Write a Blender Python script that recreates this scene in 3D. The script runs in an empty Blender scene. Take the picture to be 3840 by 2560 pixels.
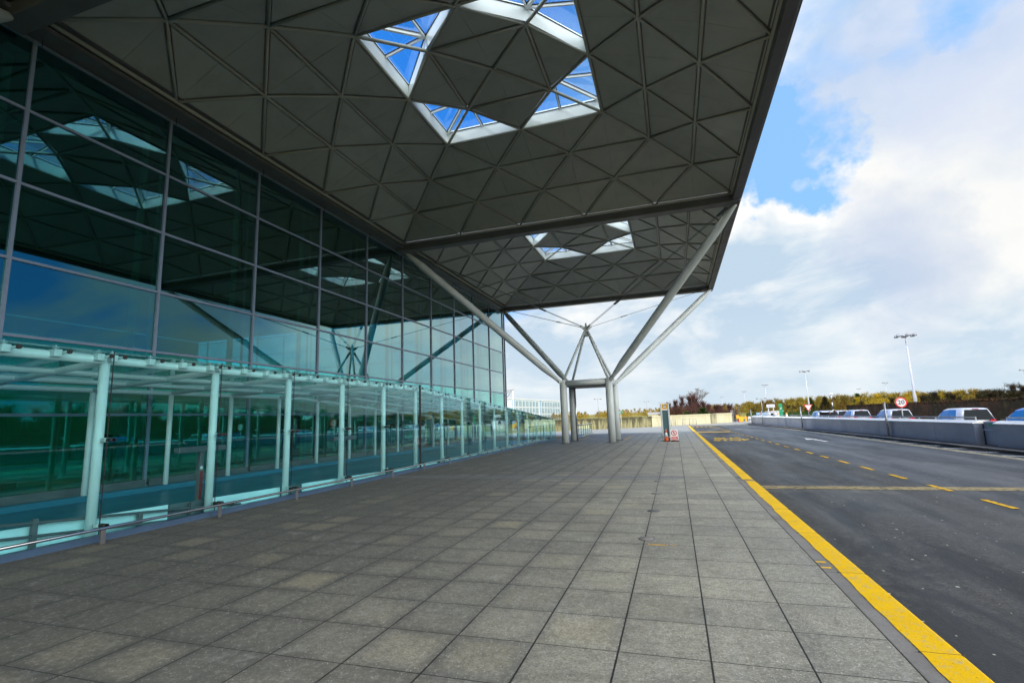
import bpy, bmesh, math, random
from mathutils import Vector, Matrix
random.seed(7)
R = math.radians
sc = bpy.context.scene
COL = sc.collection
V = Vector

# ------------------------------------------------------------------ materials
class NT:
    def __init__(s, tree): s.t = tree; s.n = tree.nodes; s.l = tree.links
    def add(s, typ, **kw):
        n = s.n.new(typ)
        for k, v in kw.items():
            if k == 'inp':
                for a, b in v.items():
                    if hasattr(b, 'is_linked') or isinstance(b, bpy.types.NodeSocket): s.l.new(b, n.inputs[a])
                    else: n.inputs[a].default_value = b
            else: setattr(n, k, v)
        return n
    def math(s, op, a, b=0.0, c=None, clamp=False):
        n = s.n.new('ShaderNodeMath'); n.operation = op; n.use_clamp = clamp
        for i, x in enumerate([a, b] + ([c] if c is not None else [])):
            if isinstance(x, bpy.types.NodeSocket): s.l.new(x, n.inputs[i])
            else: n.inputs[i].default_value = x
        return n.outputs[0]
    def ramp(s, fac, stops, interp='LINEAR'):
        n = s.n.new('ShaderNodeValToRGB'); n.color_ramp.interpolation = interp
        e = n.color_ramp.elements
        while len(e) < len(stops): e.new(0.5)
        for i, (p, c) in enumerate(stops):
            e[i].position = p; e[i].color = (c, c, c, 1) if isinstance(c, (int, float)) else tuple(c) + (1,)
        s.l.new(fac, n.inputs[0]); return n.outputs[0]
    def mix(s, fac, a, b, mode='MIX'):
        n = s.n.new('ShaderNodeMix'); n.data_type = 'RGBA'; n.blend_type = mode; n.clamp_factor = True
        for i, x in ((0, fac), (6, a), (7, b)):
            if isinstance(x, bpy.types.NodeSocket): s.l.new(x, n.inputs[i])
            elif i == 0: n.inputs[0].default_value = x
            else: n.inputs[i].default_value = tuple(x) + (1,) if len(x) == 3 else x
        return n.outputs[2]
    def noise(s, vec, scale, detail=4, rough=.55, dist=0.0, dim='3D'):
        n = s.n.new('ShaderNodeTexNoise'); n.noise_dimensions = dim
        n.inputs['Scale'].default_value = scale; n.inputs['Detail'].default_value = detail
        n.inputs['Roughness'].default_value = rough; n.inputs['Distortion'].default_value = dist
        if vec is not None: s.l.new(vec, n.inputs['Vector'])
        return n.outputs[0]

def newmat(name):
    m = bpy.data.materials.new(name); m.use_nodes = True
    m.node_tree.nodes.clear()
    nt = NT(m.node_tree); out = nt.add('ShaderNodeOutputMaterial')
    return m, nt, out

def pbr(name, col, rough=.6, metal=0.0, var=.12, vscale=3.0, bump=0.0, bscale=60., spec=.5, col2=None, fine=0.0, fscale=80.):
    """plain painted / metal / stone surface with procedural wear"""
    m, nt, out = newmat(name)
    tc = nt.add('ShaderNodeTexCoord').outputs['Object']
    n1 = nt.noise(tc, vscale, 5, .6)
    c2 = col2 if col2 else tuple(max(0, x * (1 - var * 2)) for x in col)
    c = nt.mix(nt.ramp(n1, [(.35, 0.), (.7, 1.)]), col, c2)
    if fine > 0:
        n2 = nt.noise(tc, fscale, 2, .6)
        c = nt.mix(nt.math('MULTIPLY', nt.ramp(n2, [(.4, 0.), (.65, 1.)]), fine), c, tuple(x * .55 for x in col))
    p = nt.add('ShaderNodeBsdfPrincipled')
    nt.l.new(c, p.inputs['Base Color'])
    p.inputs['Metallic'].default_value = metal
    p.inputs['Specular IOR Level'].default_value = spec
    rr = nt.math('MULTIPLY_ADD', n1, .25, rough - .12)
    nt.l.new(rr, p.inputs['Roughness'])
    if bump > 0:
        nb = nt.noise(tc, bscale, 3, .6)
        b = nt.add('ShaderNodeBump', inp={'Strength': bump, 'Distance': .01, 'Height': nb})
        nt.l.new(b.outputs[0], p.inputs['Normal'])
    nt.l.new(p.outputs[0], out.inputs[0])
    return m

def glass(name, tint, refl, rtint=(1, 1, 1), power=1.0, rough=0.0, wob=0.0, gtint=None):
    """pane: tinted see-through plus mirror reflection that grows at grazing angles"""
    m, nt, out = newmat(name)
    tr = nt.add('ShaderNodeBsdfTransparent', inp={'Color': tuple(tint) + (1,)})
    fr = nt.add('ShaderNodeLayerWeight', inp={'Blend': .5})
    rc = nt.mix(nt.ramp(fr.outputs['Facing'], [(.18, 0.), (.72, 1.)]), rtint, gtint if gtint else rtint)
    gl = nt.add('ShaderNodeBsdfGlossy', inp={'Color': rc, 'Roughness': rough})
    f = nt.math('POWER', fr.outputs['Facing'], 3.0 / power)
    fac = nt.math('MULTIPLY_ADD', f, 1 - refl, refl, clamp=True)
    if wob > 0:
        tc = nt.add('ShaderNodeTexCoord').outputs['Object']
        nb = nt.noise(tc, .55, 1, .4)
        b = nt.add('ShaderNodeBump', inp={'Strength': wob, 'Distance': .02, 'Height': nb})
        nt.l.new(b.outputs[0], gl.inputs['Normal'])
    if wob > 0:
        oi = nt.add('ShaderNodeObjectInfo').outputs['Random']
        fac = nt.math('MULTIPLY', fac, nt.math('MULTIPLY_ADD', oi, .22, .89), clamp=True)
        ta = nt.add('ShaderNodeCombineXYZ', inp={0: 0., 1: nt.math('MULTIPLY_ADD', oi, .007, -.0035), 2: nt.math('MULTIPLY_ADD', nt.math('FRACT', nt.math('MULTIPLY', oi, 7.13)), .006, -.003)})
        va = nt.add('ShaderNodeVectorMath', operation='ADD', inp={0: b.outputs[0], 1: ta.outputs[0]})
        vn = nt.add('ShaderNodeVectorMath', operation='NORMALIZE', inp={0: va.outputs[0]})
        nt.l.new(vn.outputs[0], gl.inputs['Normal'])
    mx = nt.add('ShaderNodeMixShader', inp={0: fac, 1: tr.outputs[0], 2: gl.outputs[0]})
    nt.l.new(mx.outputs[0], out.inputs[0])
    return m

M = {}
def panelmat(name, col, rough, **kw):
    m = pbr(name, col, rough, **kw); nt = NT(m.node_tree); p = [n for n in m.node_tree.nodes if n.type == 'BSDF_PRINCIPLED'][0]
    src = p.inputs['Base Color'].links[0].from_socket
    oi = nt.add('ShaderNodeObjectInfo').outputs['Random']; g = nt.add('ShaderNodeNewGeometry').outputs['Position']
    v = nt.math('MULTIPLY_ADD', oi, .16, .92)
    st = nt.ramp(nt.noise(g, 1.1, 5, .65, .6), [(.5, 1.), (.75, .84)])
    v = nt.math('MULTIPLY', v, st)
    nt.l.new(nt.mix(1., src, nt.add('ShaderNodeCombineXYZ', inp={0: v, 1: v, 2: v}).outputs[0], 'MULTIPLY'), p.inputs['Base Color'])
    return m
M['panel'] = panelmat('ceiling_panel_paint', (.445, .465, .42), .55, var=.05, vscale=.6, spec=.3)
M['rib'] = pbr('lattice_paint', (.46, .47, .40), .5, var=.06, vscale=1.)
M['upstand'] = pbr('upstand_white', (.90, .93, .90), .4, var=.04, vscale=.8)
M['bar'] = pbr('glazing_bar_white', (.8, .82, .8), .35, var=.04)
M['black'] = pbr('black_rubber', (.015, .015, .015), .6, var=.1)
M['beam'] = pbr('beam_grey', (.13, .135, .14), .5, var=.1, vscale=1.)
M['steel'] = pbr('tree_steel_paint', (.52, .58, .58), .38, var=.07, vscale=.8, spec=.5)
M['steel_dark'] = pbr('dark_steel', (.07, .08, .085), .5)
M['cable'] = pbr('cable_steel', (.10, .13, .13), .4, metal=.4)
M['mullion'] = pbr('mullion_bluegrey', (.20, .26, .36), .35, var=.06, spec=.6)
M['roofdeck'] = pbr('roof_deck', (.35, .36, .37), .7)
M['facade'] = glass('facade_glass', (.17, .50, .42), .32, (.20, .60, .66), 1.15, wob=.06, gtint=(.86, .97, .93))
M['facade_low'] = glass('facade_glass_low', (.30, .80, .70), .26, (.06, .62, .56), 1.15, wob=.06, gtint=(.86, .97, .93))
M['skyglass'] = glass('skylight_glass', (.90, .96, 1.0), .03)
M['canglass'] = glass('canopy_glass', (.80, .965, .97), .025, (.75, .95, .95), .8)
M['canroof'] = glass('canopy_roof_glass', (.80, .96, .965), .03, (.8, .95, .95), .9)
M['clearglass'] = glass('balustrade_glass', (.88, .96, .92), .04, (.9, 1, 1), 1.0)
M['white_tube'] = pbr('white_tube_paint', (.88, .91, .91), .3, var=.04, vscale=1.2)
M['clamp'] = pbr('clamp_metal', (.85, .88, .88), .35)
M['chrome'] = pbr('stainless_steel', (.62, .62, .62), .22, metal=1., var=.08, vscale=5.)
M['rail_post'] = pbr('rail_post_grey', (.16, .16, .17), .45, metal=.3)
M['blue_strip'] = pbr('blue_base_strip', (.07, .13, .22), .4, var=.1)
M['ramp_blue'] = pbr('ramp_blue_floor', (.02, .20, .30), .35, var=.12, vscale=.7)
M['film'] = pbr('frosted_white_film', (.70, .92, .95), .5, var=.06, vscale=.8)
M['film_grey'] = pbr('grey_infill', (.10, .13, .14), .5)
M['white'] = pbr('white_paint', (.82, .83, .84), .4, var=.05)
M['lampwhite'] = pbr('lamp_post_white', (.46, .47, .51), .35, var=.06, vscale=.7)
M['grey_metal'] = pbr('grey_metal', (.30, .31, .33), .4, metal=.5)
M['red'] = pbr('sign_red', (.62, .02, .02), .45, var=.05)
M['sticker_red'] = pbr('sticker_red', (.22, .012, .015), .5, var=.1)
M['orange'] = pbr('cone_orange', (.85, .12, .01), .45, var=.06)
M['rubber'] = pbr('rubber_base', (.03, .03, .03), .8)
M['yellow_sign'] = pbr('sign_yellow', (.88, .48, .01), .4, var=.03)
M['teal_sign'] = pbr('totem_teal', (.035, .11, .13), .45, var=.08)
M['signwhite'] = pbr('sign_white', (.80, .80, .82), .45, var=.03)
M['green_sign'] = pbr('sign_green', (.0, .27, .12), .45, var=.05)
M['signblack'] = pbr('sign_black', (.02, .02, .02), .5)
M['yellow_mach'] = pbr('machine_yellow', (.85, .42, .01), .4, var=.05)
M['car_white'] = pbr('car_white', (.40, .44, .53), .2, var=.02, spec=.5)
M['car_silver'] = pbr('car_silver', (.45, .50, .60), .2, metal=.4, var=.02)
M['car_blue'] = pbr('car_blue', (.02, .16, .55), .18, var=.03, spec=.7)
M['car_glass'] = pbr('car_window', (.012, .016, .02), .25, spec=.06, var=.0)
M['car_glass_blue'] = pbr('car_window_blue', (.015, .10, .30), .12, spec=.4, var=.0)
M['car_trim'] = pbr('car_trim', (.02, .02, .02), .5)
M['tail'] = pbr('tail_light_red', (.55, .01, .02), .2, var=.03)
M['taillow'] = pbr('tail_light_clear', (.75, .60, .60), .15)
M['plate'] = pbr('plate_yellow', (.80, .58, .03), .4, var=.03)
M['cloth_dark'] = pbr('dark_cloth', (.012, .012, .015), .9)
M['cloth_red'] = pbr('red_cloth', (.55, .01, .01), .9)
M['cloth_blue'] = pbr('blue_cloth', (.02, .04, .25), .9)
M['skin'] = pbr('skin', (.45, .25, .17), .6, var=.04)
M['hair'] = pbr('hair_brown', (.05, .025, .015), .7)
M['bark'] = pbr('bark', (.13, .10, .09), .9, var=.2)
M['birch'] = pbr('birch_bark', (.50, .45, .42), .8, var=.2)
M['interior'] = pbr('interior_floor', (.10, .12, .11), .4)
M['interior_wall'] = pbr('interior_wall', (.12, .17, .15), .7)
M['partition'] = pbr('green_partition', (.10, .75, .52), .6, var=.12, vscale=.4)
M['interior_ceiling'] = pbr('interior_ceiling', (.10, .11, .105), .8)
M['hotel'] = pbr('hotel_cladding', (.62, .70, .76), .5, var=.03, vscale=.2)
M['hotel_dark'] = pbr('hotel_window_dark', (.14, .20, .25), .3)
M['hotel_blue'] = pbr('hotel_blue_panel', (.30, .48, .66), .4)
M['hotel_glass'] = pbr('hotel_pale_glass', (.50, .64, .68), .2)
M['flagblue'] = pbr('flag_blue', (.01, .02, .35), .8)
M['flagred'] = pbr('flag_red', (.55, .01, .03), .8)
M['flagwhite'] = pbr('flag_white', (.7, .72, .75), .8)

def mat_paving():
    m, nt, out = newmat('concrete_slab_paving')
    g = nt.add('ShaderNodeNewGeometry').outputs['Position']
    sp = nt.add('ShaderNodeSeparateXYZ', inp={0: g}); X, Y = sp.outputs[0], sp.outputs[1]
    S = .62
    wob = nt.math('MULTIPLY_ADD', nt.noise(g, 22, 2, .6), .006, -.003)
    gx = nt.math('DIVIDE', nt.math('ADD', nt.math('SUBTRACT', X, 14.405 - 62), wob), S)
    gy = nt.math('DIVIDE', nt.math('ADD', nt.math('SUBTRACT', Y, .34 - 62), wob), S)
    fx, fy = nt.math('FRACT', gx), nt.math('FRACT', gy)
    dx = nt.math('MULTIPLY', nt.math('MINIMUM', fx, nt.math('SUBTRACT', 1, fx)), S)
    dy = nt.math('MULTIPLY', nt.math('MINIMUM', fy, nt.math('SUBTRACT', 1, fy)), S)
    ex = nt.math('ABSOLUTE', nt.math('SUBTRACT', Y, 7.56))
    jx = nt.math('LESS_THAN', dx, .0068)
    jy = nt.math('LESS_THAN', dy, .0045)
    je = nt.math('LESS_THAN', ex, .016)
    joint = nt.math('MAXIMUM', nt.math('MAXIMUM', jx, jy), je)
    cell = nt.add('ShaderNodeCombineXYZ', inp={0: nt.math('FLOOR', gx), 1: nt.math('FLOOR', gy)}).outputs[0]
    wn = nt.add('ShaderNodeTexWhiteNoise', noise_dimensions='3D', inp={'Vector': cell})
    rnd = wn.outputs[0]
    sepc = nt.add('ShaderNodeSeparateColor', inp={0: wn.outputs[1]})
    # base tone: greenish grey concrete, mottled
    n1 = nt.noise(g, .35, 4, .6); n2 = nt.noise(g, 5.0, 5, .65); n3 = nt.noise(g, 55., 3, .7)
    c = nt.mix(rnd, (.33, .325, .27), (.53, .51, .405))
    c = nt.mix(nt.ramp(n2, [(.35, 0.), (.7, .55)]), c, (.25, .25, .215))
    c = nt.mix(nt.ramp(n1, [(.4, 0.), (.65, .5)]), c, (.24, .245, .225))
    # cleaner, rounded centres on some slabs (sand coloured)
    ctr = nt.math('SUBTRACT', .31, nt.math('MAXIMUM', nt.math('ABSOLUTE', nt.math('SUBTRACT', nt.math('MULTIPLY', fx, S), .31)),
                                           nt.math('ABSOLUTE', nt.math('SUBTRACT', nt.math('MULTIPLY', fy, S), .31))))
    ctr = nt.math('ADD', ctr, nt.math('MULTIPLY_ADD', n2, .30, -.15))
    cm = nt.ramp(ctr, [(.03, 0.), (.15, 1.)])
    sel = nt.math('MULTIPLY', nt.math('GREATER_THAN', sepc.outputs[1], .72), nt.math('MULTIPLY', nt.math('MULTIPLY_ADD', sepc.outputs[2], .8, .2), nt.ramp(nt.noise(g, .42, 2, .5), [(.42, .1), (.58, 1.)])))
    lft = nt.ramp(nt.math('DIVIDE', X, 20.), [(.30, .35), (.55, .8), (.69, .7), (.72, .15)])
    # grime along joints towards the building side
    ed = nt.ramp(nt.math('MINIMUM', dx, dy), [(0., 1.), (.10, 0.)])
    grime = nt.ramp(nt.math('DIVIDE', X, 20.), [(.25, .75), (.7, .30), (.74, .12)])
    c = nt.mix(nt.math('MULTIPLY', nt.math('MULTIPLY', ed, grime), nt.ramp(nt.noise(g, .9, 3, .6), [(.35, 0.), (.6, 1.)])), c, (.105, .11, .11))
    gl = nt.ramp(nt.math('DIVIDE', X, 20.), [(.27, .93), (.45, .78), (.58, .46), (.72, .0)])  # canopy shade painted into the slab colour, deepening towards the building
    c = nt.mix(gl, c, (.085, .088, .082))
    stn = nt.ramp(nt.noise(g, 1.15, 6, .68, 1.2), [(.48, 0.), (.60, .62)])
    c = nt.mix(nt.math('MULTIPLY', stn, nt.ramp(nt.math('DIVIDE', X, 20.), [(.3, 1.), (.8, .45)])), c, (.11, .11, .10))
    stn = nt.ramp(nt.noise(g, 2.2, 5, .7, .6), [(.58, 0.), (.70, .4)])
    c = nt.mix(stn, c, (.42, .43, .42))
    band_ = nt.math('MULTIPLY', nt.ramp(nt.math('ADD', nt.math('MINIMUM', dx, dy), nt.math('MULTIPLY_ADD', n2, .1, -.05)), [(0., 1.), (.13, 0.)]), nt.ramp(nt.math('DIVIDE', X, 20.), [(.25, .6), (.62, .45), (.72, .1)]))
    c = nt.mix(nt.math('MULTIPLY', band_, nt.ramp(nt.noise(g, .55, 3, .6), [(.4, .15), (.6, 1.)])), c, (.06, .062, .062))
    lf2 = nt.ramp(nt.math('DIVIDE', X, 20.), [(.30, .25), (.45, .45), (.60, .75), (.71, .35), (.74, .05)])
    c = nt.mix(nt.math('MULTIPLY', nt.math('MULTIPLY', cm, sel), lf2), c, (.44, .40, .27))
    # bluish slabs beside the expansion joint
    bl = nt.math('LESS_THAN', ex, .33)
    bl = nt.math('MULTIPLY', bl, nt.math('LESS_THAN', X, 14.4))
    c = nt.mix(nt.math('MULTIPLY', bl, .7), c, (.20, .21, .235))
    # darker oily patches, chewing gum
    vo = nt.add('ShaderNodeTexVoronoi', inp={'Vector': g, 'Scale': 2.3, 'Randomness': 1.})
    gum = nt.math('LESS_THAN', nt.math('ADD', vo.outputs['Distance'], nt.math('MULTIPLY', n3, .06)), .085)
    gsel = nt.math('GREATER_THAN', nt.add('ShaderNodeSeparateColor', inp={0: vo.outputs['Color']}).outputs[0], .45)
    c = nt.mix(nt.math('MULTIPLY', nt.math('MULTIPLY', gum, gsel), .5), c, (.07, .07, .068))
    # exposed aggregate: white flecks, many near the kerb
    v2 = nt.add('ShaderNodeTexVoronoi', inp={'Vector': g, 'Scale': 85., 'Randomness': 1.})
    s2 = nt.add('ShaderNodeSeparateColor', inp={0: v2.outputs['Color']})
    dens = nt.math('MULTIPLY', nt.ramp(nt.math('DIVIDE', X, 20.), [(.45, .02), (.66, .20), (.78, .55)]),
                   nt.ramp(nt.noise(g, 1.3, 4, .7), [(.3, .35), (.6, 1.)]))
    fl = nt.math('MULTIPLY', nt.math('LESS_THAN', v2.outputs['Distance'], nt.math('MULTIPLY_ADD', s2.outputs[1], .35, .12)),
                 nt.math('LESS_THAN', s2.outputs[0], dens))
    c = nt.mix(nt.math('MULTIPLY', fl, .65), c, (.74, .74, .72))
    v4 = nt.add('ShaderNodeTexVoronoi', inp={'Vector': g, 'Scale': 22., 'Randomness': 1.})
    s4 = nt.add('ShaderNodeSeparateColor', inp={0: v4.outputs['Color']})
    f4 = nt.math('MULTIPLY', nt.math('LESS_THAN', v4.outputs['Distance'], .16), nt.math('LESS_THAN', s4.outputs[0], nt.math('MULTIPLY', dens, .40)))
    c = nt.mix(nt.math('MULTIPLY', f4, .6), c, (.70, .70, .68))
    c = nt.mix(nt.ramp(n3, [(.38, .6), (.56, 0.)]), c, (.11, .11, .10))
    n5 = nt.noise(g, 17., 6, .8)
    c = nt.mix(nt.ramp(n5, [(.36, .55), (.5, 0.)]), c, (.12, .12, .11))
    c = nt.mix(nt.ramp(n5, [(.52, .0), (.68, .4)]), c, (.52, .51, .46))
    # long worn scuffs near the kerb
    scv = nt.add('ShaderNodeMapping', inp={0: g, 'Scale': (3.2, .25, 1)}).outputs[0]
    sc2 = nt.ramp(nt.noise(scv, 1.6, 5, .7, 1.5), [(.56, 0.), (.72, .35)])
    c = nt.mix(nt.math('MULTIPLY', sc2, nt.ramp(nt.math('DIVIDE', X, 20.), [(.62, .1), (.74, 1.)])), c, (.36, .37, .37))
    c = nt.mix(nt.math('MULTIPLY', joint, nt.ramp(nt.math('DIVIDE', X, 20.), [(.28, .35), (.62, 1.)])), c, (.018, .018, .018))
    p = nt.add('ShaderNodeBsdfPrincipled', inp={'Base Color': c, 'Roughness': nt.math('MULTIPLY_ADD', n2, .3, .52), 'Specular IOR Level': .35})
    h = nt.math('SUBTRACT', nt.math('MULTIPLY', n3, .25), nt.math('MULTIPLY', joint, 2.))
    b = nt.add('ShaderNodeBump', inp={'Strength': .5, 'Distance': .006, 'Height': h})
    nt.l.new(b.outputs[0], p.inputs['Normal']); nt.l.new(p.outputs[0], out.inputs[0])
    return m
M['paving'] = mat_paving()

def mat_asphalt():
    m, nt, out = newmat('asphalt')
    g = nt.add('ShaderNodeNewGeometry').outputs['Position']
    sp = nt.add('ShaderNodeSeparateXYZ', inp={0: g}); X, Y = sp.outputs[0], sp.outputs[1]
    st = nt.add('ShaderNodeMapping', inp={0: g, 'Scale': (1.2, .12, 1)}).outputs[0]
    n1 = nt.noise(st, .8, 5, .6); n2 = nt.noise(g, 3., 5, .7); n3 = nt.noise(g, 48., 4, .8)
    c = nt.mix(nt.ramp(n1, [(.35, 0.), (.7, 1.)]), (.040, .037, .032), (.062, .058, .050))
    lane = nt.ramp(nt.math('SUBTRACT', X, 19.4), [(0., 0.), (.6, 1.)])
    c = nt.mix(nt.math('MULTIPLY', lane, .8), c, (.044, .049, .064))
    c = nt.mix(nt.ramp(n2, [(.5, 0.), (.75, .6)]), c, (.014, .014, .015))
    c = nt.mix(nt.ramp(nt.noise(g, 6.5, 7, .78, .3), [(.50, .0), (.64, .65)]), c, (.105, .10, .092))
    c = nt.mix(nt.ramp(nt.noise(g, 11., 7, .8), [(.36, .7), (.47, .0)]), c, (.012, .012, .012))
    n6 = nt.noise(g, 26., 6, .85)
    c = nt.mix(nt.ramp(n6, [(.36, .75), (.5, 0.)]), c, (.012, .012, .012))
    c = nt.mix(nt.ramp(n6, [(.52, .0), (.66, .5)]), c, (.12, .118, .11))
    c = nt.mix(nt.ramp(n3, [(.3, .55), (.5, 0.)]), c, (.016, .016, .016))
    c = nt.mix(nt.ramp(n3, [(.54, 0.), (.70, .6)]), c, (.15, .15, .145))
    # dust bands across
    db = nt.math('ABSOLUTE', nt.math('SUBTRACT', Y, 6.1))
    dm = nt.math('MULTIPLY', nt.ramp(db, [(.0, .55), (.45, 0.)]), nt.ramp(nt.noise(g, 1.7, 4, .6), [(.4, 0.), (.6, 1.)]))
    dm = nt.math('MULTIPLY', dm, nt.math('LESS_THAN', X, 18.6))
    c = nt.mix(dm, c, (.19, .18, .15))
    edge = nt.ramp(nt.math('ADD', nt.math('SUBTRACT', X, 16.02), nt.math('MULTIPLY_ADD', n2, .2, -.1)), [(.03, .85), (.15, 0.)])
    c = nt.mix(edge, c, (.014, .014, .014))
    pt = nt.ramp(nt.noise(nt.add('ShaderNodeMapping', inp={0: g, 'Scale': (1.6, .45, 1), 'Location': (3, 1, 0)}).outputs[0], .55, 6, .7, .8), [(.50, 0.), (.58, .8)])
    c = nt.mix(pt, c, (.018, .018, .018))
    pt = nt.ramp(nt.noise(nt.add('ShaderNodeMapping', inp={0: g, 'Scale': (1.2, .8, 1), 'Location': (7, 5, 0)}).outputs[0], .9, 6, .7, .8), [(.60, 0.), (.68, .5)])
    c = nt.mix(pt, c, (.115, .112, .10))
    # litter flecks
    v2 = nt.add('ShaderNodeTexVoronoi', inp={'Vector': g, 'Scale': 9., 'Randomness': 1.})
    s2 = nt.add('ShaderNodeSeparateColor', inp={0: v2.outputs['Color']})
    fl = nt.math('MULTIPLY', nt.math('LESS_THAN', v2.outputs['Distance'], nt.math('MULTIPLY', s2.outputs[1], .17)), nt.math('LESS_THAN', s2.outputs[0], .34))
    c = nt.mix(nt.math('MULTIPLY', fl, .9), c, (.50, .49, .44))
    ro = nt.ramp(n1, [(.35, .62), (.65, .42)])
    ro = nt.math('SUBTRACT', ro, nt.math('MULTIPLY', lane, .08))
    p = nt.add('ShaderNodeBsdfPrincipled', inp={'Base Color': c, 'Roughness': ro, 'Specular IOR Level': .24})
    b = nt.add('ShaderNodeBump', inp={'Strength': .55, 'Distance': .008, 'Height': n3})
    nt.l.new(b.outputs[0], p.inputs['Normal']); nt.l.new(p.outputs[0], out.inputs[0])
    return m
M['asphalt'] = mat_asphalt()

def mat_paint(name, col, under=(.06, .06, .06), wear=.5, scale=7.):
    m, nt, out = newmat(name)
    g = nt.add('ShaderNodeNewGeometry').outputs['Position']
    n = nt.noise(g, scale, 5, .7); n2 = nt.noise(g, 60., 3, .6)
    n3 = nt.noise(g, 1.5, 3, .6)
    c = nt.mix(nt.ramp(n3, [(.3, 0.), (.7, .5)]), col, tuple(x * .72 for x in col))
    k = nt.math('MULTIPLY_ADD', n2, .35, nt.math('MULTIPLY', n, .8))
    e = .555 + (1 - wear) * .10
    c = nt.mix(nt.ramp(k, [(e, 0.), (e + .08, 1.)]), c, under)
    n4 = nt.noise(g, 24., 6, .8)
    c = nt.mix(nt.ramp(n4, [(.30, .9), (.42, 0.)]), c, tuple(x * .35 for x in col))
    p = nt.add('ShaderNodeBsdfPrincipled', inp={'Base Color': c, 'Roughness': .75, 'Specular IOR Level': .15})
    b = nt.add('ShaderNodeBump', inp={'Strength': .35, 'Distance': .005, 'Height': n2})
    nt.l.new(b.outputs[0], p.inputs['Normal']); nt.l.new(p.outputs[0], out.inputs[0])
    return m
M['kerb_yellow'] = mat_paint('kerb_yellow_paint', (.88, .54, .0), (.58, .44, .14), .5, 11.)
M['road_yellow'] = mat_paint('road_yellow_paint', (.72, .42, .01), (.06, .06, .06), .45)
M['road_word'] = mat_paint('road_word_paint', (.80, .50, .02), (.3, .2, .05), .2)
M['road_faded'] = mat_paint('road_faded_yellow', (.33, .27, .14), (.07, .07, .065), .7)
M['road_cream'] = mat_paint('road_cream_line', (.58, .52, .34), (.10, .10, .09), .3)
M['road_white'] = mat_paint('road_white_paint', (.75, .75, .75), (.12, .12, .12), .2)
M['kerbstone'] = pbr('kerb_stone', (.26, .25, .24), .7, var=.18, vscale=2., bump=.3, fine=.5, fscale=50.)
M['kerbdark'] = pbr('kerb_dark_brick', (.07, .062, .055), .85, var=.25, vscale=4., bump=.4)
M['palepaving'] = pbr('pale_concrete_apron', (.32, .325, .30), .8, var=.10, vscale=.5, bump=.2, fine=.3, fscale=20.)
M['slab_dark'] = pbr('iron_cover', (.13, .13, .14), .6, var=.2, vscale=9., bump=.3)

def mat_parapet(name, a, b, streak):
    m, nt, out = newmat(name)
    g = nt.add('ShaderNodeNewGeometry').outputs['Position']
    sm = nt.add('ShaderNodeMapping', inp={0: g, 'Scale': (1.6, 1.6, .22)}).outputs[0]
    n1 = nt.noise(sm, 1.7, 5, .65, .4); n2 = nt.noise(g, 2.2, 5, .6)
    z = nt.add('ShaderNodeSeparateXYZ', inp={0: g}).outputs[2]
    top = nt.ramp(nt.math('DIVIDE', z, 1.4), [(.35, 0.), (.95, .5)])
    f = nt.math('MULTIPLY', nt.ramp(nt.math('ADD', n1, nt.math('MULTIPLY', top, .3)), [(.44, 0.), (.62, 1.)]), streak)
    c = nt.mix(f, a, b)
    c = nt.mix(nt.ramp(n2, [(.5, 0.), (.8, .4)]), c, tuple(x * .6 for x in a))
    p = nt.add('ShaderNodeBsdfPrincipled', inp={'Base Color': c, 'Roughness': .85})
    nt.l.new(p.outputs[0], out.inputs[0]); return m
M['parapet_dark'] = mat_parapet('stained_concrete', (.36, .33, .17), (.085, .08, .04), 1.)
M['parapet_cream'] = mat_parapet('cream_concrete', (.66, .61, .42), (.42, .38, .22), .45)
M['parapet_band'] = mat_parapet('stained_band', (.44, .40, .26), (.22, .20, .11), .9)

def mat_wallpanel():
    m, nt, out = newmat('metal_wall_panel')
    g = nt.add('ShaderNodeNewGeometry').outputs['Position']
    sm = nt.add('ShaderNodeMapping', inp={0: g, 'Scale': (.6, .35, .5)}).outputs[0]
    n1 = nt.noise(sm, 1.5, 4, .55, .6); n2 = nt.noise(g, 8., 4, .6)
    c = nt.mix(nt.ramp(n1, [(.3, 0.), (.7, 1.)]), (.19, .23, .32), (.14, .17, .24))
    c = nt.mix(nt.ramp(n2, [(.5, 0.), (.8, .35)]), c, (.11, .125, .15))
    p = nt.add('ShaderNodeBsdfPrincipled', inp={'Base Color': c, 'Roughness': nt.math('MULTIPLY_ADD', n1, .2, .22), 'Metallic': .25, 'Specular IOR Level': .6})
    b = nt.add('ShaderNodeBump', inp={'Strength': .12, 'Distance': .05, 'Height': n1})
    nt.l.new(b.outputs[0], p.inputs['Normal']); nt.l.new(p.outputs[0], out.inputs[0]); return m
M['wallpanel'] = mat_wallpanel()

def mat_field(name, a, b, c3, sc_=.05):
    m, nt, out = newmat(name)
    g = nt.add('ShaderNodeNewGeometry').outputs['Position']
    n1 = nt.noise(g, sc_, 6, .65); n2 = nt.noise(g, sc_ * 12, 5, .7)
    c = nt.mix(nt.ramp(n1, [(.38, 0.), (.62, 1.)]), a, b)
    c = nt.mix(nt.ramp(n2, [(.45, 0.), (.7, .7)]), c, c3)
    p = nt.add('ShaderNodeBsdfPrincipled', inp={'Base Color': c, 'Roughness': .95, 'Specular IOR Level': .1})
    nt.l.new(p.outputs[0], out.inputs[0]); return m
M['field'] = mat_field('field_grass', (.27, .22, .05), (.16, .15, .04), (.34, .26, .08))

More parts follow.
